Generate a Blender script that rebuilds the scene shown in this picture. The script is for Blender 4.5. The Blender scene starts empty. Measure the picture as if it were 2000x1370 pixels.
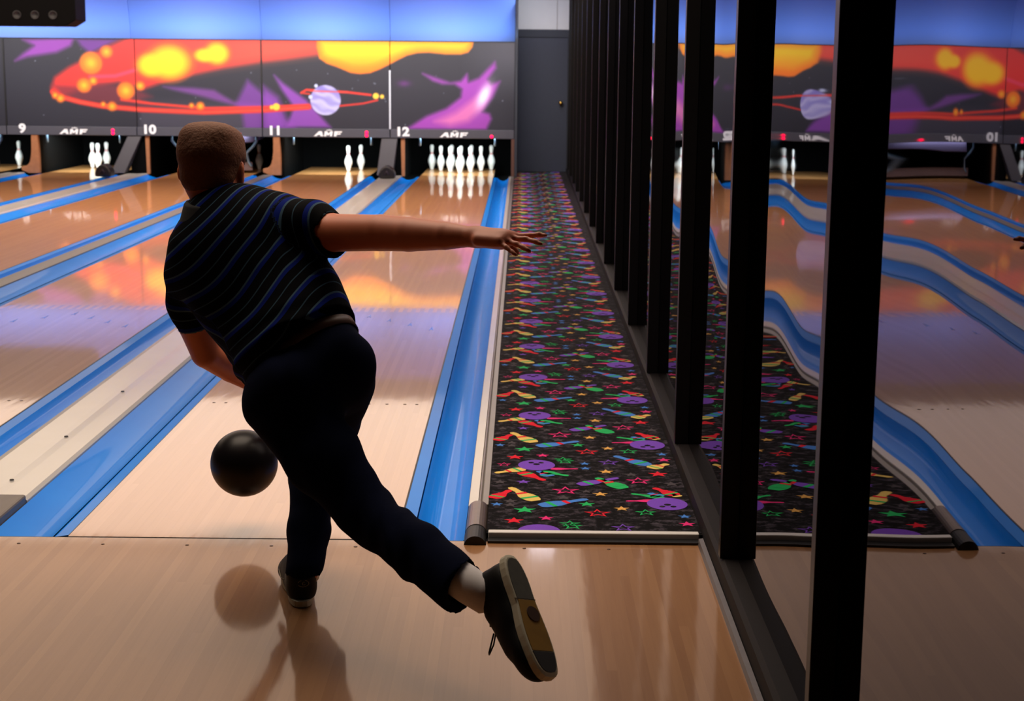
import bpy, bmesh, math, random
import numpy as np
from mathutils import Vector, Matrix
random.seed(7)
S = bpy.context.scene
COL = S.collection

# ------------------------------------------------------------------ camera
F_PX, PITCH, YAW, ROLL = 3013.4, 0.1784, 0.0046, 0.0087
cp, sp, cy, sy = math.cos(PITCH), math.sin(PITCH), math.cos(YAW), math.sin(YAW)
fwd = Vector((-sy * cp, cy * cp, -sp)); rgt = Vector((cy, sy, 0)); up = rgt.cross(fwd)
cr, sr = math.cos(ROLL), math.sin(ROLL)
r2 = rgt * cr + up * sr; u2 = -rgt * sr + up * cr
cd = bpy.data.cameras.new('camera'); cam = bpy.data.objects.new('camera', cd); COL.objects.link(cam)
cd.sensor_width = 36; cd.lens = 36 * F_PX / 2000; cd.clip_start = 0.05; cd.clip_end = 100
M = Matrix((r2, u2, -fwd)).transposed().to_4x4(); M.translation = Vector((0.9194, -4.7938, 1.4831))
cam.matrix_world = M
cd.dof.use_dof = True; cd.dof.focus_distance = 4.35; cd.dof.aperture_fstop = 8.0
S.camera = cam

# ------------------------------------------------------------------ world, exposure, lights
w = bpy.data.worlds.new('world'); S.world = w; w.use_nodes = True
w.node_tree.nodes['Background'].inputs[0].default_value = (0.5, 0.45, 0.5, 1)
w.node_tree.nodes['Background'].inputs[1].default_value = 0.004
S.view_settings.view_transform = 'Standard'; S.view_settings.look = 'None'
S.view_settings.exposure = 0.0; S.view_settings.gamma = 1.0; S.view_settings.use_curve_mapping = False

def area(name, loc, target, sx, sy_, watts, col, spread=180):
    l = bpy.data.lights.new(name, 'AREA'); l.shape = 'RECTANGLE'; l.size = sx; l.size_y = sy_
    l.energy = watts; l.color = col; l.spread = math.radians(spread)
    o = bpy.data.objects.new(name, l); COL.objects.link(o); o.location = loc
    o.rotation_euler = (Vector(target) - Vector(loc)).to_track_quat('-Z', 'Y').to_euler()
    return o
# diffused ceiling lighting over the lanes, and over the approach
area('lane_ceiling_light', (-3.3, 12.0, 2.78), (-3.3, 12.0, 0), 9.6, 6.2, 430, (1, .79, .62))
area('near_lane_light', (-2.4, 6.1, 2.86), (-2.4, 6.1, 0), 7.8, 5.4, 118, (1, .75, .56))
area('approach_light', (0.0, 0.5, 2.85), (0.0, 0.5, 0), 2.8, 1.6, 62, (1, .80, .62), 150)
# spots washing the masking units
area('mask_wash_light', (-3.2, 15.5, 2.72), (-3.2, 17.45, 1.25), 8.5, 0.25, 85, (1, .95, .92), 75)
# coloured strips lighting the cove above the masking
area('cove_blue_strip', (-3.2, 17.30, 1.95), (-3.2, 17.52, 2.45), 9.6, 0.05, 17, (.24, .55, 1), 150)
area('cove_purple_strip', (-3.2, 16.8, 2.84), (-3.2, 17.4, 2.52), 9.6, 0.05, 10, (.56, .20, .85), 120)
area('carpet_fill_light', (1.15, 8.5, 2.86), (1.15, 8.5, 0), 0.25, 15.0, 34, (.95, .88, 1))  # unseen fill, added to brighten the carpet and the post tops
area('end_wall_fill_light', (1.2, 17.2, 2.84), (1.2, 18.0, 1.8), 0.5, 0.3, 7, (.9, .95, 1), 150)  # added fill without a fixture, lifts the white wall above the door

# ------------------------------------------------------------------ helpers
def srgb(r, g, b):
    f = lambda c: (c / 255) / 12.92 if c / 255 <= 0.04045 else ((c / 255 + 0.055) / 1.055) ** 2.4
    return (f(r), f(g), f(b), 1)
MATS = {}
def mat(name, col, rough=0.6, metal=0, coat=0, coat_rough=0.05, spec=0.5, noise=0.0, nscale=40, emit=None, estr=0, bump=0.0):
    if name in MATS: return MATS[name]
    m = bpy.data.materials.new(name); m.use_nodes = True; nt = m.node_tree; b = nt.nodes['Principled BSDF']
    b.inputs['Base Color'].default_value = col; b.inputs['Roughness'].default_value = rough
    b.inputs['Metallic'].default_value = metal; b.inputs['Coat Weight'].default_value = coat
    b.inputs['Coat Roughness'].default_value = coat_rough; b.inputs['Specular IOR Level'].default_value = spec
    if emit: b.inputs['Emission Color'].default_value = emit; b.inputs['Emission Strength'].default_value = estr
    if noise or bump:
        tc = nt.nodes.new('ShaderNodeTexCoord'); n = nt.nodes.new('ShaderNodeTexNoise')
        n.inputs['Scale'].default_value = nscale; n.inputs['Detail'].default_value = 4
        nt.links.new(tc.outputs['Object'], n.inputs['Vector'])
        if noise:
            mx = nt.nodes.new('ShaderNodeMix'); mx.data_type = 'RGBA'
            mx.inputs[6].default_value = tuple(c * (1 - noise) for c in col[:3]) + (1,)
            mx.inputs[7].default_value = tuple(min(1, c * (1 + noise)) for c in col[:3]) + (1,)
            nt.links.new(n.outputs['Fac'], mx.inputs[0]); nt.links.new(mx.outputs[2], b.inputs['Base Color'])
        if bump:
            bp = nt.nodes.new('ShaderNodeBump'); bp.inputs['Distance'].default_value = bump
            nt.links.new(n.outputs['Fac'], bp.inputs['Height']); nt.links.new(bp.outputs[0], b.inputs['Normal'])
    MATS[name] = m
    return m

class MB:
    def __init__(s): s.v = []; s.f = []; s.m = []; s.sm = []
    def add(s, vs, fs, mi=0, smooth=False):
        o = len(s.v); s.v += [tuple(v) for v in vs]
        for f in fs: s.f.append([o + i for i in f]); s.m.append(mi); s.sm.append(smooth)
        return s
    def box(s, x0, x1, y0, y1, z0, z1, mi=0):
        vs = [(x, y, z) for z in (z0, z1) for y in (y0, y1) for x in (x0, x1)]
        return s.add(vs, [(0, 2, 3, 1), (4, 5, 7, 6), (0, 1, 5, 4), (2, 6, 7, 3), (0, 4, 6, 2), (1, 3, 7, 5)], mi)
    def extrude_y(s, prof, y0, y1, mi=0, closed=True, smooth=False, n=1):
        k = len(prof); vs = []
        for j in range(n + 1):
            y = y0 + (y1 - y0) * j / n; vs += [(x, y, z) for x, z in prof]
        fs = []
        for j in range(n):
            for i in range(k if closed else k - 1):
                a = j * k + i; b = j * k + (i + 1) % k; fs.append((a, b, b + k, a + k))
        if closed: fs += [tuple(range(k))[::-1], tuple(range(n * k, n * k + k))]
        return s.add(vs, fs, mi, smooth)
    def lathe(s, prof, c=(0, 0, 0), n=28, mi=0, smooth=True, mfn=None):
        vs = []; k = len(prof)
        for r, z in prof: vs += [(c[0] + r * math.cos(2 * math.pi * i / n), c[1] + r * math.sin(2 * math.pi * i / n), c[2] + z) for i in range(n)]
        o = len(s.v); s.v += vs
        for j in range(k - 1):
            mm = mfn(j) if mfn else mi
            for i in range(n):
                s.f.append([o + j * n + i, o + j * n + (i + 1) % n, o + (j + 1) * n + (i + 1) % n, o + (j + 1) * n + i]); s.m.append(mm); s.sm.append(smooth)
        s.f.append([o + i for i in range(n)][::-1]); s.m.append(mi); s.sm.append(False)
        s.f.append([o + (k - 1) * n + i for i in range(n)]); s.m.append(mi); s.sm.append(smooth)
        return s
    def tube(s, pts, r, mi=0, n=8):
        pts = [Vector(p) for p in pts]; rs = r if isinstance(r, (list, tuple)) else [r] * len(pts); vs = []
        for i, p in enumerate(pts):
            d = (pts[min(i + 1, len(pts) - 1)] - pts[max(i - 1, 0)]).normalized()
            a = d.orthogonal().normalized() if i == 0 else (pa - d * pa.dot(d)).normalized(); pa = a; b = d.cross(a)
            vs += [tuple(p + (a * math.cos(2 * math.pi * j / n) + b * math.sin(2 * math.pi * j / n)) * rs[i]) for j in range(n)]
        fs = [(i * n + j, i * n + (j + 1) % n, (i + 1) * n + (j + 1) % n, (i + 1) * n + j) for i in range(len(pts) - 1) for j in range(n)]
        fs += [tuple(range(n))[::-1], tuple(range((len(pts) - 1) * n, len(pts) * n))]
        return s.add(vs, fs, mi, True)
    def poly(s, pts, z, mi=0): return s.add([(x, y, z) for x, y in pts], [tuple(range(len(pts)))], mi)
    def build(s, name, mats, parent=None, bevel=0):
        me = bpy.data.meshes.new(name); me.from_pydata(s.v, [], s.f); me.update()
        if not isinstance(mats, (list, tuple)): mats = [mats]
        for m in mats: me.materials.append(m)
        me.polygons.foreach_set('material_index', s.m); me.polygons.foreach_set('use_smooth', s.sm)
        o = bpy.data.objects.new(name, me); COL.objects.link(o)
        if parent: o.parent = parent
        if bevel:
            b = o.modifiers.new('bevel', 'BEVEL'); b.width = bevel; b.segments = 2; b.limit_method = 'ANGLE'
        return o
def tag(o, label=None, cat=None, group=None, kind=None):
    if label: o['label'] = label
    if cat: o['category'] = cat
    if group: o['group'] = group
    if kind: o['kind'] = kind
    return o
def empty(name, loc=(0, 0, 0)):
    o = bpy.data.objects.new(name, None); o.empty_display_size = .1; COL.objects.link(o); o.location = loc; return o
def struct(name, mb, m, label=None, bevel=0):
    o = mb.build(name, m, None, bevel); o['kind'] = 'structure'
    if label: o['label'] = label
    return o
def text_mesh(s, size, bold=0.0):
    c = bpy.data.curves.new('t', 'FONT'); c.body = s; c.size = size; c.offset = bold; c.extrude = 0.002; c.resolution_u = 4
    o = bpy.data.objects.new('t', c); COL.objects.link(o)
    dg = bpy.context.evaluated_depsgraph_get(); me = bpy.data.meshes.new_from_object(o.evaluated_get(dg))
    COL.objects.unlink(o); bpy.data.objects.remove(o); return me

# ------------------------------------------------------------------ wood
def wood(name, cA, cB, board=0.0267, rough=0.35, coat=1.0, coat_rough=0.05, bump=0.0006, seam=0.75, splice=None):
    m = bpy.data.materials.new(name); m.use_nodes = True; nt = m.node_tree; N = nt.nodes; L = nt.links; b = N['Principled BSDF']
    def math_(op, a, bb=None):
        n = N.new('ShaderNodeMath'); n.operation = op
        for i, q in enumerate((a, bb)):
            if q is None: continue
            if isinstance(q, (int, float)): n.inputs[i].default_value = q
            else: L.new(q, n.inputs[i])
        return n.outputs[0]
    tc = N.new('ShaderNodeTexCoord'); sx = N.new('ShaderNodeSeparateXYZ'); L.new(tc.outputs['Object'], sx.inputs[0])
    bx = math_('DIVIDE', sx.outputs[0], board); bi = math_('FLOOR', bx); fr = math_('FRACT', bx)
    # staggered end joints
    wn0 = N.new('ShaderNodeTexWhiteNoise'); wn0.noise_dimensions = '1D'; L.new(bi, wn0.inputs['W'])
    ys = math_('ADD', math_('DIVIDE', sx.outputs[1], 1.9), math_('MULTIPLY', wn0.outputs['Value'], 7.3)); yi = math_('FLOOR', ys)
    cb = N.new('ShaderNodeCombineXYZ'); L.new(bi, cb.inputs[0]); L.new(yi, cb.inputs[1])
    wn = N.new('ShaderNodeTexWhiteNoise'); wn.noise_dimensions = '2D'; L.new(cb.outputs[0], wn.inputs['Vector'])
    mp = N.new('ShaderNodeMapping'); mp.inputs['Scale'].default_value = (60, 2.2, 1); L.new(tc.outputs['Object'], mp.inputs[0])
    ns = N.new('ShaderNodeTexNoise'); ns.inputs['Scale'].default_value = 1.6; ns.inputs['Detail'].default_value = 5; L.new(mp.outputs[0], ns.inputs['Vector'])
    f = math_('ADD', math_('MULTIPLY', wn.outputs['Value'], 0.55), math_('MULTIPLY', ns.outputs['Fac'], 0.55))
    mx = N.new('ShaderNodeMix'); mx.data_type = 'RGBA'; mx.inputs[6].default_value = cA; mx.inputs[7].default_value = cB; L.new(f, mx.inputs[0])
    out = mx.outputs[2]
    if splice:                       # pine beyond the splice, with dovetailed boards
        y0, c2A, c2B = splice
        m2 = N.new('ShaderNodeMix'); m2.data_type = 'RGBA'; m2.inputs[6].default_value = c2A; m2.inputs[7].default_value = c2B; L.new(f, m2.inputs[0])
        odd = math_('MULTIPLY', math_('MODULO', math_('ABSOLUTE', bi), 2.0), 0.16)
        g = math_('GREATER_THAN', sx.outputs[1], math_('ADD', odd, y0))
        m3 = N.new('ShaderNodeMix'); m3.data_type = 'RGBA'; L.new(g, m3.inputs[0]); L.new(out, m3.inputs[6]); L.new(m2.outputs[2], m3.inputs[7]); out = m3.outputs[2]
    e = math_('MULTIPLY', math_('LESS_THAN', fr, 0.035), 1 - seam)
    m4 = N.new('ShaderNodeMix'); m4.data_type = 'RGBA'; m4.inputs[7].default_value = srgb(70, 40, 20); L.new(e, m4.inputs[0]); L.new(out, m4.inputs[6])
    L.new(m4.outputs[2], b.inputs['Base Color'])
    b.inputs['Specular IOR Level'].default_value = .15; b.inputs['Roughness'].default_value = rough; b.inputs['Coat Weight'].default_value = coat; b.inputs['Coat Roughness'].default_value = coat_rough
    bp = N.new('ShaderNodeBump'); bp.inputs['Distance'].default_value = bump; bp.inputs['Strength'].default_value = 0.5
    n2 = N.new('ShaderNodeTexNoise'); n2.inputs['Scale'].default_value = 3.0; n2.inputs['Detail'].default_value = 2
    mp2 = N.new('ShaderNodeMapping'); mp2.inputs['Scale'].default_value = (6, 1.0, 1); L.new(tc.outputs['Object'], mp2.inputs[0]); L.new(mp2.outputs[0], n2.inputs['Vector'])
    L.new(n2.outputs['Fac'], bp.inputs['Height']); L.new(bp.outputs[0], b.inputs['Coat Normal'])
    return m
M_APP = wood('approach_maple', srgb(178, 132, 90), srgb(152, 106, 68), rough=0.45, coat_rough=0.075, coat=1.0, seam=.92)
M_LANE = wood('lane_wood', srgb(196, 150, 118), srgb(178, 132, 100), coat_rough=0.045, coat=.75, seam=.87, splice=(4.75, srgb(236, 172, 108), srgb(216, 150, 90)))

BLUE = mat('gutter_blue', srgb(0, 138, 255), 0.5, coat=0.14, coat_rough=.05, spec=.12, noise=.12, nscale=3)
BLACKP = mat('black_plastic', srgb(12, 12, 14), 0.5)
CAPW = mat('division_cap_cream', srgb(205, 200, 190), 0.4, coat=.5, coat_rough=.15, noise=.06, nscale=5)
CAPG = mat('division_cap_groove', srgb(120, 116, 112), 0.5)
STEEL = mat('brushed_trim_metal', srgb(226, 224, 220), 0.5, noise=.06, nscale=30)
DARKGREY = mat('dark_grey_laminate', srgb(66, 62, 68), 0.6, noise=.15, nscale=60)
PITBLK = mat('pit_black', srgb(5, 5, 6), 0.9, spec=.1)
KICKW = mat('kickback_wood', srgb(165, 108, 70), 0.5, noise=.3, nscale=14)

# ------------------------------------------------------------------ room shell
LANES = {12: (-.527, .527), 11: (-2.36, -1.262), 10: (-4.10, -2.935), 9: (-5.93, -4.905), 8: (-7.72, -6.63)}
struct('floor', MB().box(-8.6, 1.56, -9.0, -0.03, -.12, 0), M_APP, 'maple bowling approach floor with fine boards')
fl = bpy.data.objects['floor']
dm = MB()
for yy, xs in ((-.10, [i * .1335 - 6.0 for i in range(0, 56)]), (-.62, [])):
    for x in xs:
        if abs((x + 8) % .267) < .2: dm.lathe([(.006, 0), (.006, .0007)], (x, yy, 0), 8)
dm.build('dot_marking', mat('marker_brown', srgb(70, 42, 28), .6), fl)
struct('trim_1', MB().box(-8.6, .75, -.03, -.022, -.12, -.001), BLACKP, 'dark seam of the foul line')
sub = MB(); sub.box(-8.6, 1.75, -.022, 20.6, -.2, -.11)
struct('ground', sub, PITBLK, 'dark bed below the lanes')
CEIL = mat('ceiling_paint', srgb(60, 56, 56), 0.9)
struct('ceiling', MB().box(-8.7, 1.75, -9.0, 17.3, 2.90, 2.96), CEIL)
DARKW = mat('dark_wall_paint', srgb(22, 22, 26), .85)
struct('wall_left', MB().box(-8.72, -8.62, -9, 20.6, -.2, 2.96), DARKW)
struct('wall_rear', MB().box(-8.7, 1.75, -9.1, -9.0, -.2, 2.96), DARKW)
struct('wall_pit', MB().box(-8.7, .82, 20.5, 20.6, -.2, 2.96), PITBLK)

# ------------------------------------------------------------------ lanes, gutters, caps
def arc(x0, x1, depth, n=10, z0=-.004):
    return [(x0 + (x1 - x0) * i / n, z0 - depth * math.sin(math.pi * i / n) ** .8) for i in range(n + 1)]
def gutter(parent, xa, xb, lane_side):
    """xa<xb; lane_side 'L' when the lane lies to the left (ledge with a dark slot on that side)"""
    mb = MB(); fl_ = .045
    if lane_side == 'L':
        prof = [(xa, -.002), (xa + fl_, -.006)]; mb.extrude_y([(xa, -.10), (xa, -.002), (xa + fl_, -.008), (xa + fl_, -.10)], 0, 17.43, 0)
        mb.extrude_y(arc(xa + fl_ + .006, xb, .048), 0, 17.43, 0, closed=False, smooth=True)
    else:
        mb.extrude_y([(xb - fl_, -.10), (xb - fl_, -.008), (xb, -.002), (xb, -.10)], 0, 17.43, 0)
        mb.extrude_y(arc(xa, xb - fl_ - .001, .045), 0, 17.43, 0, closed=False, smooth=True)
    return mb.build('gutter', BLUE, parent)
ARROW = mat('arrow_inlay', srgb(62, 66, 84), .5, coat=1, coat_rough=.08)
lane_labels = {12: 'polished wooden bowling lane with ten standing pins, beside the patterned carpet',
               11: 'polished wooden bowling lane with two standing pins, under the ringed planet panel',
               10: 'polished wooden bowling lane running behind the bowler\'s head, its pins covered by the pinsetter',
               9: 'polished wooden bowling lane with a tight cluster of three pins left',
               8: 'polished wooden bowling lane at the far left edge, its sweep bar lowered'}
GUT = {12: (.258, .221), 11: (.285, .175), 10: (.33, .15), 9: (.27, .16), 8: (.25, .15)}
for n, (x0, x1) in LANES.items():
    t = tag(empty('bowling_lane', ((x0 + x1) / 2, 0, 0)), lane_labels[n], 'bowling lane', 'bowling lanes')
    off = t.location; cx = off.x
    bed = MB().box(x0 - cx, x1 - cx, -.018, 19.45, -.09, 0)
    lb = bed.build('lane_bed', M_LANE, t)
    ed = MB().box(x1 - cx, x1 - cx + .006, 0, 18.9, -.09, -.0005).box(x0 - cx - .005, x0 - cx, 0, 18.9, -.09, -.002)
    ed.build('edge_strip', BLACKP, t)
    am = MB(); wd = (x1 - x0)
    for k in range(7):
        ax = -wd / 2 + wd * (5 * (k + 1) - .5) / 39; ay = 4.06 + (3 - abs(k - 3)) * .148
        am.poly([(ax - .014, ay), (ax, ay + .03), (ax + .014, ay), (ax, ay + .15)], .0006)
    am.build('lane_marking', ARROW, t)
    dm = MB()
    for k in (2.5, 4.5, 7.5, 10.5):
        for s_ in (-1, 1):
            dm.lathe([(.0075, 0), (.0075, .0007)], (s_ * (wd / 2 - wd * k / 39), 2.03, 0), 8)
    dm.build('dot_marking', mat('marker_brown', srgb(70, 42, 28), .6), t)
    a, b_ = GUT[n]
    g1 = gutter(t, x0 - a - cx, x0 - .005 - cx, 'R'); g2 = gutter(t, x1 + .006 - cx, x1 + b_ - cx, 'L')
caps = [(11, 12, 'wide cream division cap beside the nearest lane, dark end cover at the foul line'),
        (10, 11, 'narrow grey division cap running behind the bowler\'s neck'),
        (9, 10, 'wide cream division cap leading up to the dark rounded ball stop at far left'),
        (8, 9, 'thin division strip at the far left edge of the lanes')]
for l_, r_, lab in caps:
    xa = LANES[l_][1] + GUT[l_][1] + .002; xb = LANES[r_][0] - GUT[r_][0] - .002; w_ = xb - xa; cx = (xa + xb) / 2
    t = tag(empty('division_cap', (cx, 0, 0)), lab, 'lane divider', 'division caps between the lanes')
    h = w_ / 2
    mb = MB()
    if w_ > .2:
        prof = [(-h, -.09), (-h, .002), (-h + .03, .010), (-.02, .008), (.01, .008), (.05, .011), (h - .01, .014), (h, .002), (h, -.09)]
    else: prof = [(-h, -.09), (-h, .004), (0, .010), (h, .004), (h, -.09)]
    mb.extrude_y(prof, .385, 17.43, 0)
    mb.build('cap_rail', CAPW if w_ > .2 else CAPG, t)
    mb = MB().box(-h + .001, h - .001, -.015, .384, -.09, .026)
    mb.build('end_cover', mat('end_cover_grey', srgb(112, 104, 98), .45, noise=.15, nscale=25), t, bevel=.008)
    if w_ > .2:
        sc = MB()
        for yy in (.62, 1.3, 2.2): sc.lathe([(.009, 0), (.007, .003)], (.02, yy, .0115), 8)
        sc.build('screw', BLACKP, t)
# rail between the last gutter and the carpet
t = tag(empty('gutter_rail', (.785, 0, 0)), 'cream and grey rail between blue gutter and patterned carpet', 'rail')
mb = MB().extrude_y([(-.034, -.09), (-.034, .012), (-.002, .016), (.0, .010), (.0, -.09)], .34, 17.38, 0)
mb.build('cream_cap', CAPW, t)
mb = MB().extrude_y([(.001, -.05), (.001, .018), (.007, .022), (.012, .016), (.014, .018), (.034, .018), (.036, -.05)], .34, 17.38, 0)
mb.build('grey_ridge', mat('rail_grey', srgb(138, 132, 126), .4, metal=.3, noise=.1, nscale=10), t)
def halfcyl(r, n=12): return [(r * math.cos(a), r * .9 * math.sin(a)) for a in [math.pi * i / n for i in range(n + 1)]]
mb = MB().extrude_y([(x, z + .0) for x, z in halfcyl(.035)] + [(-.035, -.05), (.035, -.05)], .06, .34, 0, smooth=False)
mb.build('end_tube', mat('end_tube_metal', srgb(120, 106, 100), .35, metal=.5, noise=.15, nscale=30), t)
mb = MB().extrude_y([(x, z - .002) for x, z in halfcyl(.035)] + [(-.036, -.0), (.036, -.0)], -.07, .06, 0)
mb.build('rubber_foot', BLACKP, t, bevel=.006)

# ------------------------------------------------------------------ mirror wall along the carpet
def xw(y): return 1.508 + .0045 * (y + 2)
BROWN = mat('post_dark_brown', srgb(6, 5, 6), 0.4, spec=.3)
RAILM = mat('base_rail_brown', srgb(20, 15, 17), .7, spec=.2, noise=.3, nscale=50)
POSTY = [-1.86 + 1.42 * k for k in range(-1, 15)]
mm = bpy.data.materials.new('wavy_mirror'); mm.use_nodes = True; nt = mm.node_tree; b = nt.nodes['Principled BSDF']
b.inputs['Base Color'].default_value = (.27, .27, .30, 1); b.inputs['Specular Tint'].default_value = (.55, .55, .58, 1); b.inputs['Metallic'].default_value = 1; b.inputs['Roughness'].default_value = .015
tc = nt.nodes.new('ShaderNodeTexCoord'); mp = nt.nodes.new('ShaderNodeMapping'); mp.inputs['Scale'].default_value = (1, 1.2, .8)
nz = nt.nodes.new('ShaderNodeTexNoise'); nz.inputs['Scale'].default_value = 1.25; nz.inputs['Detail'].default_value = 0
bp = nt.nodes.new('ShaderNodeBump'); bp.inputs['Distance'].default_value = .005; bp.inputs['Strength'].default_value = 1
nt.links.new(tc.outputs['Object'], mp.inputs[0]); nt.links.new(mp.outputs[0], nz.inputs[0]); nt.links.new(nz.outputs['Fac'], bp.inputs['Height']); nt.links.new(bp.outputs[0], b.inputs['Normal'])
for k in range(len(POSTY) - 1):
    y0, y1 = POSTY[k] + .045, POSTY[k + 1] - .002; xa, xb = xw(y0) + .052, xw(y1) + .052
    mb = MB(); vs = [(xa, y0, .07), (xb, y1, .07), (xb, y1, 2.9), (xa, y0, 2.9)]
    mb.add(vs + [(x + .01, y, z) for x, y, z in vs], [(0, 3, 2, 1), (4, 5, 6, 7), (0, 1, 5, 4), (2, 3, 7, 6), (1, 2, 6, 5), (0, 4, 7, 3)])
    o = mb.build('wall_mirror', mm)
    ORD = 'zeroth nearest second third fourth fifth sixth seventh eighth ninth tenth eleventh twelfth thirteenth fourteenth'.split()
    tag(o, ('wavy mirror panel nearest the camera, reflecting lanes and red comet' if k == 0 else 'wavy mirror panel second from the camera, reflecting the planet and sun edge' if k == 1
        else 'narrow wall mirror panel between dark posts, %s from the camera' % ORD[k + 1] if k < 14 else 'last wall mirror panel beside the slate door'), 'mirror', 'mirror panels along the right wall')
for k, y in enumerate(POSTY):
    if k == 0: continue
    x = xw(y); mb = MB().box(x, x + .052, y, y + .042, .082, 2.9)
    o = mb.build('mirror_post', BROWN, bevel=.002)
    names = {1: 'nearest and widest dark brown upright post on the mirror wall', 2: 'dark brown upright post, second nearest, standing just past the near carpet edge'}
    tag(o, names.get(k, 'dark upright post, %s from the camera along the mirror wall' % (ORD[k] if k < 15 else 'last')), 'post', 'upright posts on the mirror wall')
mb = MB(); ya, yb = -9.0, 18.5
for (dx0, dx1, z0, z1) in ((0, .056, 0, .082),):
    vs = [(xw(y) + dx, y, z) for y in (ya, yb) for dx, z in ((dx0, z0), (dx0, z1 - .012), (dx0 + .012, z1), (dx1, z1), (dx1, z0))]
    mb.add(vs, [(i, (i + 1) % 5, (i + 1) % 5 + 5, i + 5) for i in range(5)] + [(4, 3, 2, 1, 0), (5, 6, 7, 8, 9)])
struct('baseboard_right', mb, RAILM, 'dark brown base rail below the mirrors')
mb = MB(); vs = [(xw(y) + dx, y, z) for y in (-9, -.03) for dx, z in ((-.020, 0), (-.016, .016), (-.002, .018), (-.001, 0))]
mb.add(vs, [(i, (i + 1) % 4, (i + 1) % 4 + 4, i + 4) for i in range(4)] + [(3, 2, 1, 0), (4, 5, 6, 7)])
struct('trim_2', mb, mat('trim_grey', srgb(96, 90, 92), .5, noise=.2, nscale=30), 'thin grey edge trim along the approach')
vs = [(xw(y) + dx, y, z) for y in (-9, 18.6) for dx, z in ((.063, -.2), (.063, 2.96), (.12, 2.96), (.12, -.2))]
struct('wall_right', MB().add(vs, [(0, 1, 5, 4), (1, 2, 6, 5), (2, 3, 7, 6), (3, 0, 4, 7), (3, 2, 1, 0), (4, 5, 6, 7)]), DARKW)

# ------------------------------------------------------------------ end of the carpet strip: door, wall
GREYD = mat('door_slate_paint', srgb(50, 55, 70), .55, noise=.12, nscale=25)
HEAD = mat('header_slate', srgb(44, 48, 58), .6)
WHITEP = mat('white_wall_panel', srgb(226, 224, 220), .6, noise=.04, nscale=8)
mb = MB().box(.82, .868, 18.46, 18.58, 0, 2.11).box(1.60, 1.72, 18.46, 18.58, 0, 2.11).box(.868, 1.60, 18.46, 18.58, 2.0, 2.11)
struct('wall_end', mb, HEAD, 'slate grey wall around the door')
mb = MB()
for i, (xa, xb) in enumerate(((.825, 1.435), (1.441, 1.72))):
    for za, zb in ((2.112, 2.545), (2.551, 2.96)): mb.box(xa, xb, 18.47, 18.55, za, zb)
struct('wall_upper', mb, WHITEP, 'white panelled wall above the door', bevel=.002)
struct('trim_3', MB().box(.825, 1.72, 18.49, 18.53, 2.112, 2.9), mat('trim_tan', srgb(130, 105, 80), .6))
d = struct('door_1', MB().box(.87, 1.598, 18.48, 18.54, .022, 1.995), GREYD, 'plain slate door at the end of the carpet')
kb = MB().lathe([(.012, 0), (.012, .03), (.026, .04), (.032, .058), (.026, .076), (.008, .084)], n=16)
ko = kb.build('door_knob', mat('brass', srgb(230, 180, 90), .25, metal=1), d); ko.rotation_euler = (math.pi / 2, 0, 0); ko.location = (1.505, 18.482, 1.04); ko['label'] = 'brass knob'

# ------------------------------------------------------------------ patterned carpet
STARS=[('o',1.248,.789,.027,0),('r',1.44,.761,.034,0),('k',1.36,.662,.043,1),('k',1.09,.52,.046,1),('o',1.211,.477,.026,0),('g',1.158,.346,.027,0),('o',1.275,.295,.025,0),('g',.944,.269,.036,0),('r',1.19,.237,.042,1),('g',1.354,.25,.034,1),('r',.908,.141,.031,0),('k',1.015,.171,.024,0),('g',1.093,.109,.033,1),('b',1.173,.049,.02,0),('p',1.266,.071,.037,1),('p',.94,.634,.024,0),('b',.848,.335,.02,0),('b',1.481,1.064,.021,0),('k',1.48,.976,.026,0),('d',.855,.63,.024,0),('d',.894,.379,.024,0),('d',.894,.33,.023,0),('d',1.081,.429,.027,0),('d',1.339,.752,.025,0),('d',1.476,.623,.028,0),('k',.867,.026,.025,1),('d',1.163,.512,.02,0),('d',1.038,.606,.021,0),('b',1.173,.835,.02,0),('g',1.1,.94,.033,1)]
PINSH=[('p',1.139,.598,1.289,.702,.03),('g',1.302,.555,1.208,.699,.034),('y',.983,.382,.892,.555,.034),('r',.833,.408,.893,.517,.03),('b',.996,.319,1.163,.41,.034),('b',1.416,.032,1.293,.175,.034),('y',1.418,.845,1.49,.914,.034),('y',.943,.819,.835,.753,.03),('r',.93,.769,1.018,.652,.03),('b',1.04,.716,.995,.788,.03),('g',1.007,.78,1.106,.722,.025),('k',1.042,.822,1.145,.825,.016),('r',1.48,.466,1.407,.567,.03),('g',1.431,.434,1.321,.486,.022),('k',1.4,.397,1.296,.389,.018),('b',1.42,.448,1.385,.498,.03),('y',1.485,.451,1.468,.487,.02)]
CC = {'o': (240, 180, 90), 'r': (240, 16, 48), 'k': (250, 40, 130), 'g': (24, 190, 100), 'b': (70, 135, 225), 'p': (124, 72, 200), 'y': (245, 205, 110), 'd': (72, 66, 72)}
cbm = bpy.data.materials.new('carpet_base'); cbm.use_nodes = True; nt = cbm.node_tree; b = nt.nodes['Principled BSDF']
b.inputs['Roughness'].default_value = .95; b.inputs['Specular IOR Level'].default_value = .1; b.inputs['Sheen Weight'].default_value = .12; b.inputs['Sheen Roughness'].default_value = .25
tc = nt.nodes.new('ShaderNodeTexCoord'); mp = nt.nodes.new('ShaderNodeMapping'); mp.inputs['Scale'].default_value = (22, 30, 1)
nz = nt.nodes.new('ShaderNodeTexNoise'); nz.inputs['Scale'].default_value = 1.0; nz.inputs['Detail'].default_value = 6; nz.inputs['Roughness'].default_value = .75
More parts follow.
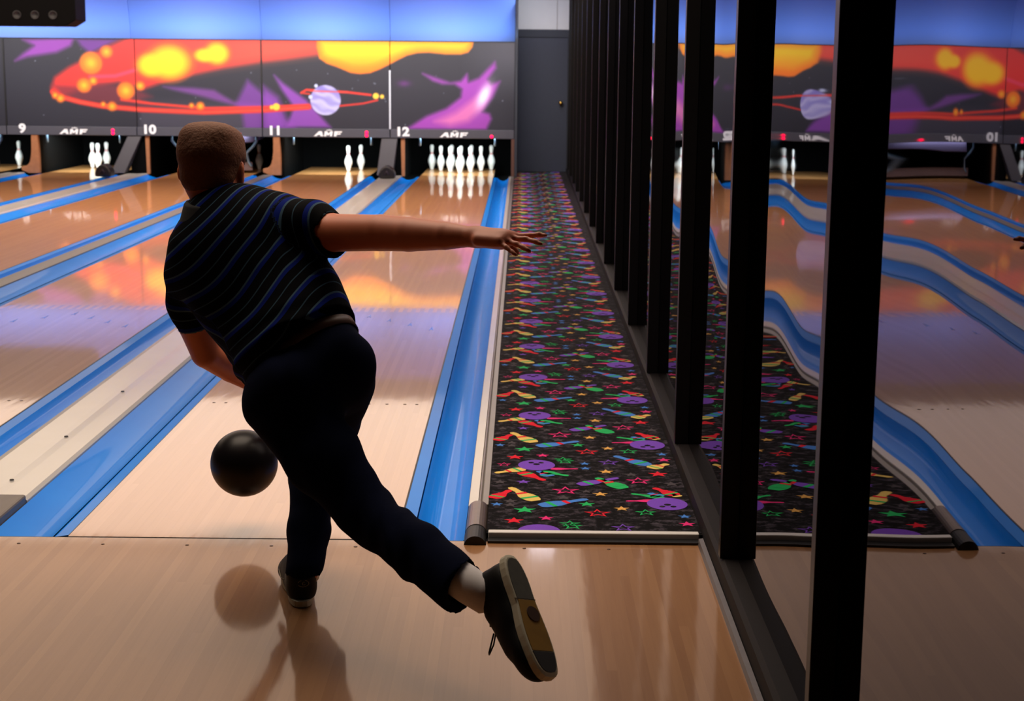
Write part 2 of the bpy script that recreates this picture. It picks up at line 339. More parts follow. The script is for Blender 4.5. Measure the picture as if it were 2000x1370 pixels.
rp = nt.nodes.new('ShaderNodeValToRGB'); rp.color_ramp.elements[0].position = .50; rp.color_ramp.elements[0].color = srgb(10, 9, 12); rp.color_ramp.elements[1].position = .72; rp.color_ramp.elements[1].color = srgb(96, 88, 100)
nt.links.new(tc.outputs['Object'], mp.inputs[0]); nt.links.new(mp.outputs[0], nz.inputs[0]); nt.links.new(nz.outputs['Fac'], rp.inputs[0]); nt.links.new(rp.outputs[0], b.inputs['Base Color'])
keys = list(CC); cm = [cbm]
for k in keys:
    q = mat('carpet_yarn_' + k, srgb(*CC[k]), .9, spec=.1, noise=.2, nscale=300); q.node_tree.nodes['Principled BSDF'].inputs['Sheen Weight'].default_value = .12; cm.append(q)
KI = {k: i + 1 for i, k in enumerate(keys)}
CZ = .02
mb = MB(); n_ = 40
for i in range(n_):
    ya, yb = .02 + (18.46 - .02) * i / n_, .02 + (18.46 - .02) * (i + 1) / n_
    mb.add([(.821, ya, CZ), (xw(ya) - .001, ya, CZ), (xw(yb) - .001, yb, CZ), (.821, yb, CZ)], [(0, 1, 2, 3)])
def star(x, y, r, outline, mi, z):
    r *= 1.15
    def ring(rr, q=.42): return [(x + rr * (1 if i % 2 == 0 else q) * math.sin(math.pi * i / 5), y + rr * (1 if i % 2 == 0 else q) * math.cos(math.pi * i / 5)) for i in range(10)]
    A = ring(r)
    if not outline: mb.add([(x, y, z)] + [(a, b_, z) for a, b_ in A], [(0, 1 + (i + 1) % 10, 1 + i) for i in range(10)], mi)
    else:
        B = ring(r * .68); mb.add([(a, b_, z) for a, b_ in A + B], [(i, 10 + i, 10 + (i + 1) % 10, (i + 1) % 10) for i in range(10)], mi)
PP = [(0, .55), (.08, .85), (.22, 1.0), (.38, .95), (.55, .6), (.68, .38), (.80, .42), (.92, .45), (1, .25)]
def pinshape(x0, y0, x1, y1, wd, mi, z, band):
    dx, dy = x1 - x0, y1 - y0; L = math.hypot(dx, dy); nx, ny = -dy / L, dx / L; hw = wd * .5 * 1.9
    vs = []
    for t_, r_ in PP: vs += [(x0 + dx * t_ + nx * hw * r_, y0 + dy * t_ + ny * hw * r_, z), (x0 + dx * t_ - nx * hw * r_, y0 + dy * t_ - ny * hw * r_, z)]
    mb.add(vs, [(2 * i, 2 * i + 1, 2 * i + 3, 2 * i + 2) for i in range(len(PP) - 1)], mi)
    if band:
        for ta, tb, rr, c in ((.50, .56, .62, 'r'), (.20, .25, 1.0, 'g')):
            mb.add([(x0 + dx * q + s_ * nx * hw * rr, y0 + dy * q + s_ * ny * hw * rr, z + .0004) for q, s_ in ((ta, 1), (ta, -1), (tb + .03, -1), (tb + .03, 1))], [(0, 1, 2, 3)], KI[c])
for rep in range(-1, 22):
    oy = rep * .857
    ok = lambda y, m=.05: .03 < y + oy - m and y + oy + m < 18.44
    for c, x, y, r, o_ in STARS:
        if ok(y, r): star(x, y + oy, r, o_, KI[c], CZ + (.0007 if c != 'd' else .0004))
    for c, a, b_, cc_, d_, wd in PINSH:
        if ok(b_) and ok(d_): pinshape(a, b_ + oy, cc_, d_ + oy, wd, KI[c], CZ + .0010, wd > .026)
    for bx, by, hs in ((.990, .875, 1), (1.436, .357, -1)):
        r = .070
        yy = by + oy
        pts = [(bx + r * math.cos(2 * math.pi * i / 24), yy + r * 1.12 * math.sin(2 * math.pi * i / 24)) for i in range(24)]
        pts = [(x, max(.0235, y)) for x, y in pts]
        if yy + r > .03 and yy + r < 18.44:
            mb.add([(x, y, CZ + .0014) for x, y in pts], [tuple(range(24))], KI['p'])
            if yy > .06:
                for hx, hy, hr in ((-.02, .035, .011), (.018, .035, .011), (0, .012, .013)):
                    mb.add([(bx + hx + hr * math.cos(q * math.pi / 4), yy + hs * hy + hr * math.sin(q * math.pi / 4), CZ + .0018) for q in range(8)], [tuple(range(8))], 0)
ca = mb.build('carpet', cm); tag(ca, 'black carpet strip patterned with neon stars, pins and purple balls', 'carpet')
struct('trim_4', MB().box(.826, 1.505, -.012, .0185, .004, .026), STEEL, 'white metal edging at the near end of the carpet', bevel=.003)
struct('trim_5', MB().box(.825, 1.505, -.05, -.012, .0, .008), BLACKP, 'black threshold below the metal edging')
struct('slab', MB().box(.82, 1.56, .0, 18.6, -.11, CZ - .001), PITBLK, 'carpet base')

# ------------------------------------------------------------------ masking units
ZT, ZB, YM = 1.900, .672, 17.45
DIVX = [-8.25, -6.435, -4.571, -2.775, -.951, .826]
def inpoly(px, py, poly):
    c = np.zeros(px.shape, bool); j = len(poly) - 1
    for i in range(len(poly)):
        xi, yi = poly[i]; xj, yj = poly[j]
        if yi != yj: c ^= ((yi > py) != (yj > py)) & (px < (xj - xi) * (py - yi) / (yj - yi) + xi)
        j = i
    return c
def pdist(px, py, poly):
    d = np.full(px.shape, 1e9)
    for i in range(len(poly)):
        x0, y0 = poly[i]; x1, y1 = poly[(i + 1) % len(poly)]
        dx, dy = x1 - x0, y1 - y0; t_ = np.clip(((px - x0) * dx + (py - y0) * dy) / (dx * dx + dy * dy + 1e-9), 0, 1)
        d = np.minimum(d, np.hypot(px - x0 - t_ * dx, py - y0 - t_ * dy))
    return np.where(inpoly(px, py, poly), -d, d)
def line_d(px, py, pts):
    d = np.full(px.shape, 1e9)
    for (x0, y0), (x1, y1) in zip(pts[:-1], pts[1:]):
        dx, dy = x1 - x0, y1 - y0; t_ = np.clip(((px - x0) * dx + (py - y0) * dy) / (dx * dx + dy * dy), 0, 1)
        d = np.minimum(d, np.hypot(px - x0 - t_ * dx, py - y0 - t_ * dy))
    return d
def artwork(u, v):
    """space mural: u runs 14..1005 over the four panels left to right, v 0..172 downwards"""
    C = np.zeros(u.shape + (3,)); C[:] = (40, 41, 52)
    rs = np.random.RandomState(3)
    def over(a, col):
        a = np.clip(a, 0, 1)[..., None]; C[:] = C * (1 - a) + np.array(col, float) * a
    def shape(poly, soft, col, amt=1.0, grow=0): over(np.clip(.5 - (pdist(u, v, poly) - grow) / soft, 0, 1) * amt, col)
    lin = np.clip((u - 270) / 10, 0, 1) * np.clip((v - 110) / 30, 0, 1) * np.clip((510 - u) / 10, 0, 1); over(lin * .3, (110, 105, 125))
    over(np.clip((u - 900) / 100, 0, 1) * np.clip((120 - v) / 90, 0, 1) * .45, (120, 120, 130))
    wob = 3 * np.sin(u / 9.0 + v / 6) + 2 * np.sin(u / 4 - v / 5)
    # purple nebulae
    shape([(52, 2), (153, -2), (145, 14), (117, 27), (60, 36), (36, 44), (52, 30), (74, 14)], 10, (150, 66, 178), .9)
    shape([(156, 0), (240, 0), (215, 12), (182, 28), (165, 14)], 10, (120, 56, 160), .8)
    shape([(322, 92), (380, 94), (421, 98), (460, 122), (515, 126), (515, 134), (460, 128), (400, 112), (340, 98)], 9, (122, 66, 150), .8)
    shape([(462, 125), (486, 78), (512, 100), (540, 120), (560, 175), (478, 175), (474, 140)], 12, (120, 62, 158), .8)
    shape([(515, 88), (545, 110), (560, 150), (578, 172), (520, 172)], 14, (130, 66, 170), .8)
    shape([(538, 68), (556, 84), (600, 116), (625, 145), (647, 170), (560, 170), (575, 130), (552, 96)], 9, (138, 70, 176), .9)
    shape([(793, 172), (833, 146), (872, 130), (900, 108), (902, 92), (888, 82), (864, 82), (846, 76), (826, 62), (850, 70), (880, 80), (900, 76), (912, 62), (915, 78), (935, 70), (952, 52), (966, 38), (968, 50), (952, 72), (958, 82), (976, 76), (962, 108), (942, 136), (956, 140), (960, 150), (950, 172)], 9, (158, 66, 178), .95)
    shape([(850, 156), (890, 138), (925, 112), (955, 90), (940, 130), (915, 155), (880, 164)], 16, (232, 130, 180), .7)
    over(np.exp(-(((u - 945) + (v - 105) * .35) / 11) ** 2 - ((v - 105) / 23) ** 2) * 1.25, (236, 214, 246))
    over(np.exp(-((u - 790) / 12) ** 2 - ((v - 82) / 6) ** 2) * .6, (120, 50, 140))
    # the red comet
    red = [(104, 96), (112, 76), (140, 56), (172, 40), (205, 20), (232, 8), (262, -6), (700, -6), (640, 24), (560, 36), (510, 42), (440, 54), (377, 68), (330, 80), (285, 96), (235, 84), (190, 92), (160, 100), (130, 112), (108, 116)]
    shape(red, 12, (226, 52, 48), 1.0)
    over(np.clip((u - 250) / 260, 0, 1) * np.clip(.5 - pdist(u, v, red) / 30, 0, 1) * .45, (240, 110, 80))
    shape([(106, 90), (150, 92), (200, 86), (262, 92), (300, 112), (280, 118), (300, 134), (200, 126), (130, 118)], 12, (112, 44, 56), .8)
    over(np.clip(1.2 - line_d(u, v, [(180, 74), (230, 72), (275, 58)]) / 5, 0, 1) * .7, (240, 70, 110))
    ring = [(106, 104), (122, 114), (160, 124), (205, 132), (280, 138), (400, 142), (515, 137), (604, 130)]
    over(np.clip(1.6 - line_d(u, v, ring) / 4.5, 0, 1), (222, 56, 46)); over(np.clip(1.3 - line_d(u, v, [(240, 118), (300, 126), (400, 134), (515, 131), (604, 126)]) / 3.5, 0, 1) * .9, (228, 60, 48))
    over(np.clip(1 - line_d(u, v, ring) / 2, 0, 1) * .5, (250, 120, 90))
    for x, y, r in ((183, 47, 22), (214, 25, 12), (168, 91, 14), (186, 82, 8), (249, 101, 17), (277, 91, 9), (111, 111, 6), (121, 117, 8), (204, 128, 5), (221, 132, 9), (376, 129, 5), (393, 130, 8)):
        d_ = np.hypot(u - x, v - y); over(np.clip((r + 3 - d_) / 6, 0, 1), (246, 118, 40)); over(np.clip((r * .75 - d_) / (r * .6), 0, 1) * .8, (255, 186, 50))
    for x, y, rx, ry in ((335, 44, 42, 34), (300, 50, 28, 24), (428, 26, 24, 22), (405, 30, 22, 14)):
        d_ = np.sqrt(((u - x) / rx) ** 2 + ((v - y) / ry) ** 2); over(np.clip((1.35 - d_) / .5, 0, 1), (252, 112, 40))
    for x, y, rx, ry in ((335, 44, 42, 34), (300, 50, 28, 24), (428, 26, 24, 22), (405, 30, 22, 14)):
        d_ = np.sqrt(((u - x) / rx) ** 2 + ((v - y) / ry) ** 2); over(np.clip((1.1 - d_) / .5, 0, 1), (255, 198, 36))
    # the orange and yellow sun edge
    sun = [(622, -8), (621, 12), (626, 34), (640, 44), (658, 50), (687, 62), (705, 64), (724, 62), (742, 55), (760, 46), (778, 36), (796, 27), (816, 22), (838, 21), (870, 24), (900, 24), (914, 20), (922, 10), (926, -8)]
    ds = pdist(u, v, sun); over(np.clip(.5 - ds / 4, 0, 1), (250, 120, 28))
    over(np.clip((-ds) / 22 + .1, 0, 1) * np.clip(1.35 - v / 50, 0, 1), (255, 208, 28))
    # ringed planet
    over(np.clip(1.3 - line_d(u, v, [(590, 102), (600, 96), (680, 100), (725, 105)]) / 2.6, 0, 1), (226, 54, 44)); over(np.clip(1.2 - line_d(u, v, [(590, 102), (606, 104)]) / 2.4, 0, 1), (200, 54, 44))
    pl = np.hypot(u - 637, v - 116); st = .5 + .5 * np.sin((v + (u - 637) * -.35) / 3.2 + wob * .25)
    a = np.clip((31 - pl) / 2.5, 0, 1); base = np.array((128, 120, 196.)) * (1 - st[..., None] * .45) + np.array((226, 228, 248.)) * st[..., None] * .45
    sh = np.clip((v - 92) / 55, 0, 1)[..., None]; base = base * (1 - sh * .4) + np.array((222, 224, 250)) * sh * .4
    C[:] = C * (1 - a[..., None]) + base * a[..., None]
    over(np.clip(1.1 - line_d(u, v, [(608, 98), (680, 100)]) / 2.2, 0, 1) * .75, (226, 70, 60))
    over(np.clip(1.2 - line_d(u, v, [(666, 127), (710, 122), (738, 115)]) / 2.6, 0, 1), (206, 50, 44))
    for x, y, r in ((735, 107, 6), (747, 108, 4), (541, 130, 7), (532, 131, 4)): over(np.clip((r + 1.5 - np.hypot(u - x, v - y)) / 3, 0, 1), (252, 200, 70))
    for x, y, r in ((619, 88, 3.5), (608, 110, 4)): over(np.clip((r + 1 - np.hypot(u - x, v - y)) / 2, 0, 1), (190, 200, 235))
    for _ in range(46):
        x, y = rs.uniform(14, 1005), rs.uniform(4, 168); over(np.clip((1.9 - np.hypot(u - x, v - y)) / 1.4, 0, 1) * rs.uniform(.2, .7) * (C.sum(-1) < 190), (170, 180, 200))
    return C / 255
def art_mat(name):
    m = bpy.data.materials.new(name); m.use_nodes = True; nt = m.node_tree; b = nt.nodes['Principled BSDF']
    a = nt.nodes.new('ShaderNodeAttribute'); a.attribute_name = 'print'
    nt.links.new(a.outputs['Color'], b.inputs['Base Color']); b.inputs['Roughness'].default_value = .45
    return m
M_ART = art_mat('mural_print')
STRIPM = mat('mask_strip_grey', srgb(74, 74, 84), .5, noise=.06, nscale=20)
WHITE = mat('lettering_white', srgb(240, 242, 245), .5)
REDL = mat('red_indicator', srgb(255, 10, 50), .4, emit=srgb(255, 0, 60), estr=6)
mural_labels = {8: 'dark space mural panel at the far left edge, mostly outside the picture', 9: 'space mural panel with small orange bubbles on a red comet tail',
                10: 'space mural panel with large yellow blobs in the red comet', 11: 'space mural panel with ringed lavender planet and yellow sun edge',
                12: 'space mural panel with magenta nebula beside the door'}
AMF = [[(0, 0), (.19, .17), (.29, .17), (.34, 0), (.245, 0), (.235, .045), (.15, .045), (.10, 0)],
       [(.37, 0), (.40, .17), (.49, .17), (.53, .09), (.60, .17), (.69, .17), (.655, 0), (.575, 0), (.59, .09), (.53, .03), (.49, .03), (.46, .09), (.45, 0)],
       [(.44, .195), (.49, .225), (.54, .205), (.56, .25), (.59, .205), (.63, .225), (.66, .195)],
       [(.72, 0), (.745, .17), (1.02, .17), (1.0, .125), (.84, .125), (.835, .105), (.97, .105), (.95, .06), (.825, .06), (.81, 0)]]
for i in range(5):
    n = 8 + i; xa, xb = DIVX[i] + .006, DIVX[i + 1] - .006; cx = (xa + xb) / 2
    t = tag(empty('masking_unit', (cx, YM, ZB)), mural_labels[n], 'mural panel', 'masking units above the pins')
    nx, nz_ = 300, 110
    X = np.linspace(xa, xb, nx + 1); Z = np.linspace(ZB, ZT, nz_ + 1); XX, ZZ = np.meshgrid(X, Z)
    u = 14 + (XX + 6.435) / 7.261 * 991; v = (ZT - ZZ) / (ZT - ZB) * 172
    col = artwork(u, v).reshape(-1, 3)
    idx = np.arange((nx + 1) * (nz_ + 1)).reshape(nz_ + 1, nx + 1)
    q = np.stack([idx[:-1, :-1], idx[:-1, 1:], idx[1:, 1:], idx[1:, :-1]], -1).reshape(-1, 4)
    V = np.stack([XX.ravel() - cx, np.zeros(XX.size), ZZ.ravel() - ZB], 1)
    nb = len(V)
    V = np.vstack([V, [(xa - cx, .03, 0), (xb - cx, .03, 0), (xb - cx, .03, ZT - ZB), (xa - cx, .03, ZT - ZB)]])
    c0, c1, c2, c3 = int(idx[0, 0]), int(idx[0, -1]), int(idx[-1, -1]), int(idx[-1, 0])
    faces = q.tolist() + [[nb, nb + 3, nb + 2, nb + 1], [c0, nb, nb + 1, c1], [c1, nb + 1, nb + 2, c2], [c2, nb + 2, nb + 3, c3], [c3, nb + 3, nb, c0]]
    me = bpy.data.meshes.new('mural'); me.from_pydata(V.tolist(), [], faces); me.materials.append(M_ART)
    at = me.color_attributes.new('print', 'FLOAT_COLOR', 'POINT')
    lin = np.where(col <= .04045, col / 12.92, ((col + .055) / 1.055) ** 2.4); full = np.ones((len(V), 4)); full[:, :3] = .02; full[:nb, :3] = lin
    at.data.foreach_set('color', full.ravel()); o = bpy.data.objects.new('mural', me); COL.objects.link(o); o.parent = t
    ls = MB().box(xa - cx, xb - cx, -.02, .06, .548 - ZB, -.002).build('lower_strip', STRIPM, t, bevel=.004)
    # lane number
    me = text_mesh(str(n), .20, .009); me.materials.clear(); me.materials.append(WHITE)
    no = bpy.data.objects.new('lane_number', me); COL.objects.link(no); no.parent = ls
    no.rotation_euler = (math.pi / 2, 0, 0); no.location = (xa - cx + (.17 if n < 10 else .07), -.025, .575 - ZB + .005); no.scale = (1.0, .86, 1)
    lm = MB(); lw = .40
    for pl_ in AMF:
        lm.add([(x * lw - lw / 2, -.024, z * lw * 1.05 + .562 - ZB) for x, z in pl_], [tuple(range(len(pl_)))])
        k0 = len(pl_); lm.add([(x * lw - lw / 2, yy, z * lw * 1.05 + .562 - ZB) for yy in (-.024, -.018) for x, z in pl_], [(j, (j + 1) % k0, (j + 1) % k0 + k0, j + k0) for j in range(k0)])
    lo = lm.build('logo', WHITE, ls); lo.location = (.02, 0, 0)
    for zz in ((.578, .622) if n % 2 else (.578,)):
        lm = MB().lathe([(.021, 0), (.021, .006), (.012, .010)], n=14); q_ = lm.build('indicator_light', REDL, ls)
        q_.rotation_euler = (math.pi / 2, 0, 0); q_.location = (xa - cx + (xb - xa) * .818, -.021, zz - ZB)
# joints between the murals
for x, m_, w_ in ((-6.435, BLACKP, .022), (-4.571, BLACKP, .006), (-2.775, BLACKP, .022)):
    struct('trim_6', MB().box(x - w_ / 2, x + w_ / 2, YM - .012, YM + .02, ZB, ZT), m_)
struct('trim_7', MB().box(-.963, -.939, YM - .018, YM + .02, ZB - .0, 1.50), mat('bright_joint_strip', srgb(200, 205, 215), .35), 'bright joint strip between the planet and nebula murals')

# ------------------------------------------------------------------ cove above the masking
COVE = mat('cove_blue_paint', srgb(120, 158, 240), .55)
mb = MB(); prof = []
for i in range(13):
    a = i / 12; z = ZT + .012 + a * .99; y = 17.53 - .36 * a ** 1.7; prof.append((y, z))
xs = [-8.6] + [-4.64, -2.78, -.95, .826]
for xa, xb in zip(xs[:-1], xs[1:]):
    vs = [(x, y, z) for x in (xa + .003, xb - .003) for y, z in prof] + [(x, y + .03, z) for x in (xa + .003, xb - .003) for y, z in prof]; k = 13
    mb.add(vs, [(j, j + 1, k + j + 1, k + j) for j in range(k - 1)] + [(2 * k + j, 3 * k + j, 3 * k + j + 1, 2 * k + j + 1) for j in range(k - 1)] + [(j + k, j + k + 1, 3 * k + j + 1, 3 * k + j) for j in range(k - 1)] + [(j, 2 * k + j, 2 * k + j + 1, j + 1) for j in range(k - 1)], 0, True)
struct('wall_cove', mb, COVE, 'curved light panel above the murals, lit blue and purple')
struct('trim_8', MB().box(-8.6, .826, 17.44, 17.55, ZT + .001, ZT + .012), BLACKP)
struct('wall_pier', MB().box(.828, .862, 17.40, 18.46, -.1, 2.90), HEAD, 'dark end pier beside the door')

# ------------------------------------------------------------------ pins
PR = [(.0258, 0), (.0285, .012), (.0365, .045), (.0480, .080), (.0570, .105), (.0602, .125), (.0585, .150), (.0510, .178), (.0405, .205), (.0310, .228), (.0265, .238), (.0255, .246), (.0235, .254), (.0230, .262), (.0250, .285), (.0300, .312), (.0325, .337), (.0315, .355), (.0260, .371), (.0140, .380), (.002, .3815)]
PINW = mat('pin_white', srgb(238, 240, 240), .3, coat=.6); PINR = mat('pin_red_stripe', srgb(200, 20, 50), .35)
pmb = MB().lathe(PR, n=24, mfn=lambda j: 1 if j in (10, 12) else 0)
pin0 = pmb.build('bowling_pin', [PINW, PINR]); used = [False]
def pin(x, y, label, group, z=.001, rot=None):
    o = pin0 if not used[0] else pin0.copy()
    if used[0]: COL.objects.link(o)
    used[0] = True; o.location = (x, y, z)
    if rot: o.rotation_euler = rot
    tag(o, label, 'bowling pin', group); return o
h3 = .264; g12 = 'full rack of pins on the lane beside the carpet'
P12 = [(0, 0, 'front pin of the full rack, at its centre and nearest'), (-.152, 1, 'left pin in the second row of the full rack'), (.152, 1, 'right pin in the second row of the full rack'),
       (-.305, 2, 'pin in the second column from the left of the full rack'), (0, 2, 'pin directly behind the front pin of the full rack'), (.305, 2, 'pin in the second column from the right of the full rack'),
       (-.457, 3, 'leftmost back-row pin of the full rack'), (-.152, 3, 'back-row pin peeking out behind the left second-row pin of the full rack'), (.152, 3, 'back-row pin peeking out behind the right second-row pin of the full rack'), (.457, 3, 'rightmost back-row pin of the full rack, nearest the carpet')]
for x, r, lab in P12: pin(x + .008, 18.30 + h3 * r, 'white red-striped ' + lab, g12)
g = 'two pins left on the lane under the planet mural'
pin(-1.675, 18.56, 'white red-striped pin, left one of the two still standing under the planet mural', g); pin(-1.515, 18.84, 'white red-striped pin, right one of the two still standing under the planet mural', g)
g = 'three clustered pins on the second lane from the left'
pin(-5.60, 18.80, 'white pin at left of the tight cluster of three', g); pin(-5.46, 18.60, 'white pin in front of the tight cluster of three', g); pin(-5.45, 19.05, 'white pin at the back of the tight cluster of three, half hidden', g)
g = 'pins behind the lowered sweep at the left edge'
pin(-7.08, 18.75, 'bright white pin standing at the very left edge of the picture', g, .0); pin(-6.83, 19.15, 'dim white pin behind the lowered sweep bar at the far left', g)
g = 'pins under the pinsetter behind the bowler'
pin(-3.05, 18.75, 'white pin under the raised purple pinsetter hood, right of the bowler\'s head', g); pin(-2.86, 19.1, 'dim white pin beside the sweep arm, right of the bowler\'s head', g)

# ------------------------------------------------------------------ pit, kickbacks, pinsetters
def area_pit(x0, x1, watts):
    area('pit_light', ((x0 + x1) / 2, 17.62, .60), ((x0 + x1) / 2, 18.9, .12), (x1 - x0) * .8, .06, watts, (.86, 1, 1), 150)
for n, wts in ((12, 30), (11, 30), (10, 7), (9, 30), (8, 24)): area_pit(LANES[n][0], LANES[n][1], wts)
struct('wall_pit_top', MB().box(-8.6, .826, 17.52, 20.5, .66, .70), PITBLK)
struct('wall_pit_back', MB().box(-8.6, .826, 19.75, 19.8, -.3, .66), PITBLK, 'black pit curtain')
def kick(xc, wd, lab, slant=0.0):
    t = tag(empty('kickback', (xc, 17.5, 0)), lab, 'pit divider', 'dividers between the pin pits')
    MB().box(-wd / 2 + .02, wd / 2 - .02, .02, 2.2, -.08, .545).build('side_wall', PITBLK, t)
    return t
K = [(-.93, .29, 'dark grey slanted divider left of the full rack of pins'), (-4.58, .26, 'dark grey slanted divider left of the bowler\'s head')]
for xc, wd, lab in K:
    t = kick(xc, wd, lab); s_ = .06 if xc > -2 else .22
    a, b_ = -wd / 2, wd / 2 - .06
    vs = [(a - s_, -.22, .02), (b_ - s_, -.22, .02), (b_, -.05, .546), (a, -.05, .546), (a - s_, .02, .02), (b_ - s_, .02, .02), (b_, .02, .546), (a, .02, .546)]
    MB().add(vs, [(0, 1, 2, 3), (4, 7, 6, 5), (0, 3, 7, 4), (1, 5, 6, 2), (0, 4, 5, 1), (3, 2, 6, 7)]).build('hood', DARKGREY, t, bevel=.008)
    vs = [(b_ + .055, -.03, .0), (b_ + .10, -.03, .0), (b_ + .10, -.03, .546), (b_ + .045, -.03, .546)]
    MB().add(vs + [(x, .02, z) for x, y, z in vs], [(0, 1, 2, 3), (4, 7, 6, 5), (0, 3, 7, 4), (1, 5, 6, 2), (0, 4, 5, 1), (3, 2, 6, 7)]).build('wood_edge', KICKW, t)
for xc, lab in ((-2.58, 'brown wooden divider with curved foot, right of the bowler\'s head'), (-6.05, 'brown wooden divider with curved foot at the far left')):
    t = kick(xc, .16, lab)
    pts = [(-.20, .09), (-.12, .11), (-.08, .16), (-.06, .24), (-.05, .34), (-.045, .546), (.045, .546), (.06, .3), (.06, .0), (-.10, .0), (-.20, .04)]
    vs = [(x, -.06, z) for x, z in pts] + [(x, .02, z) for x, z in pts]; k = len(pts)
    MB().add(vs, [tuple(range(k))[::-1], tuple(range(k, 2 * k))] + [(j, (j + 1) % k, (j + 1) % k + k, j + k) for j in range(k)]).build('wood_panel', KICKW, t, bevel=.006)
t = kick(.80, .06, 'narrow brown edge board at the right end of the pin pits'); t.name = 'kickback'
MB().box(-.02, .024, -.06, .02, 0, .546).build('wood_edge', mat('kick_dark_wood', srgb(92, 58, 46), .6, noise=.3, nscale=20), t)
# dark rounded ball stops at the far end of the wide caps
for x, y, lab in ((-.945, 16.75, 'dark rounded stop on the division cap left of the full rack'), (-4.86, 16.6, 'dark rounded stop on the division cap in front of the three pins')):
    mb = MB(); prof = [(-.11, 0), (-.11, .07), (-.085, .12), (-.05, .155), (-.02, .17), (.02, .17), (.05, .155), (.085, .12), (.11, .07), (.11, 0)]
    t = tag(empty('ball_stop', (x, y, .0145)), lab, 'ball stop', 'rounded stops on the division caps')
    mb.extrude_y(prof, 0, .24).build('housing', mat('stop_black', srgb(26, 20, 26), .35, noise=.3, nscale=30), t, bevel=.02)
    MB().tube([(-.03, -.01, .05), (0, -.014, .10), (.03, -.01, .05)], .012).build('front_bracket', mat('bracket_purple', srgb(52, 38, 52), .4), t)
# pinsetter machines with sweep arms
ARMM = mat('sweep_arm_steel', srgb(120, 150, 180), .4, metal=.5)
for n in (12, 11, 10, 9, 8):
    x0, x1 = LANES[n]; cx = (x0 + x1) / 2; hw = (x1 - x0) / 2
    low = n in (10, 8)
    lab = {12: 'dark pinsetter above the full rack of pins', 11: 'dark pinsetter above the two standing pins', 10: 'pinsetter with purple grey hood and lowered sweep bar, right of the bowler\'s head',
           9: 'dark pinsetter above the cluster of three pins', 8: 'pinsetter with lowered brown sweep bar at the far left'}[n]
    t = tag(empty('pinsetter', (cx, 17.7, .0)), lab, 'pinsetter', 'pinsetters behind the murals')
    MB().box(-hw + .0, hw - .0, .10, 1.5, .575, .655).build('frame', PITBLK, t)
    for s_ in (-1, 1):
        xx = s_ * (hw + .018) if not low else s_ * (hw + .03)
        if low: pts = [(xx, -.02, .575), (xx, -.02, .47), (xx - s_ * .05, 0, .40), (xx - s_ * .16, .05, .30), (xx - s_ * .14, .1, .16), (xx - s_ * .10, .1, .10)]
        else: pts = [(xx, .0, .575), (xx + .005, 0, .50), (xx, .02, .43)]
        MB().tube(pts, .018 if not low else .02).build('sweep_arm', ARMM, t)
    if low:
        MB().box(-hw + .03, hw - .06, .10, .13, .045, .165).build('sweep_bar', mat('sweep_bar_brown', srgb(86, 66, 66), .5, noise=.3, nscale=15), t)
        if n == 10:
            prof = [(-.30, .40), (-.31, .50), (-.28, .56), (-.05, .56), (-.05, .42)]
            pts = [(-hw + .1, .40), (-hw + .12, .565), (hw + .10, .565), (hw + .08, .50), (hw - .04, .455), (0, .40)]
            vs = [(x, -.02, z) for x, z in pts] + [(x, .3, z) for x, z in pts]; k = len(pts)
            MB().add(vs, [tuple(range(k)), tuple(range(k, 2 * k))[::-1]] + [(j, j + k, (j + 1) % k + k, (j + 1) % k) for j in range(k)]).build('hood', mat('hood_purple_grey', srgb(84, 72, 104), .6), t, bevel=.01)
# ------------------------------------------------------------------ hanging black box, top left
t = tag(empty('hanging_monitor', (-5.4, 14.0, 1.985)), 'black box with three round vents hanging from the ceiling, top left', 'monitor')
pts = [(-1.0, 0), (.87, 0), (.99, .07), (.99, .62), (-1.0, .62)]
vs = [(x, 0, z) for x, z in pts] + [(x, .45, z) for x, z in pts]; k = 5
MB().add(vs, [tuple(range(k)), tuple(range(k, 2 * k))[::-1]] + [(j, j + k, (j + 1) % k + k, (j + 1) % k) for j in range(k)]).build('housing', mat('monitor_black', srgb(4, 4, 5), .7, spec=.1), t, bevel=.01)
for i in range(3):
    mb = MB().lathe([(.052, 0), (.052, .006), (.040, .006), (.040, .002)], n=20); o = mb.build('vent', mat('vent_grey', srgb(30, 30, 34), .5), t)
    o.rotation_euler = (math.pi / 2, 0, 0); o.location = (.29 + i * .215, -.001, .125)
MB().tube([(-.5, .22, .60), (-.5, .22, .915)], .025).build('ceiling_mount', BLACKP, t)
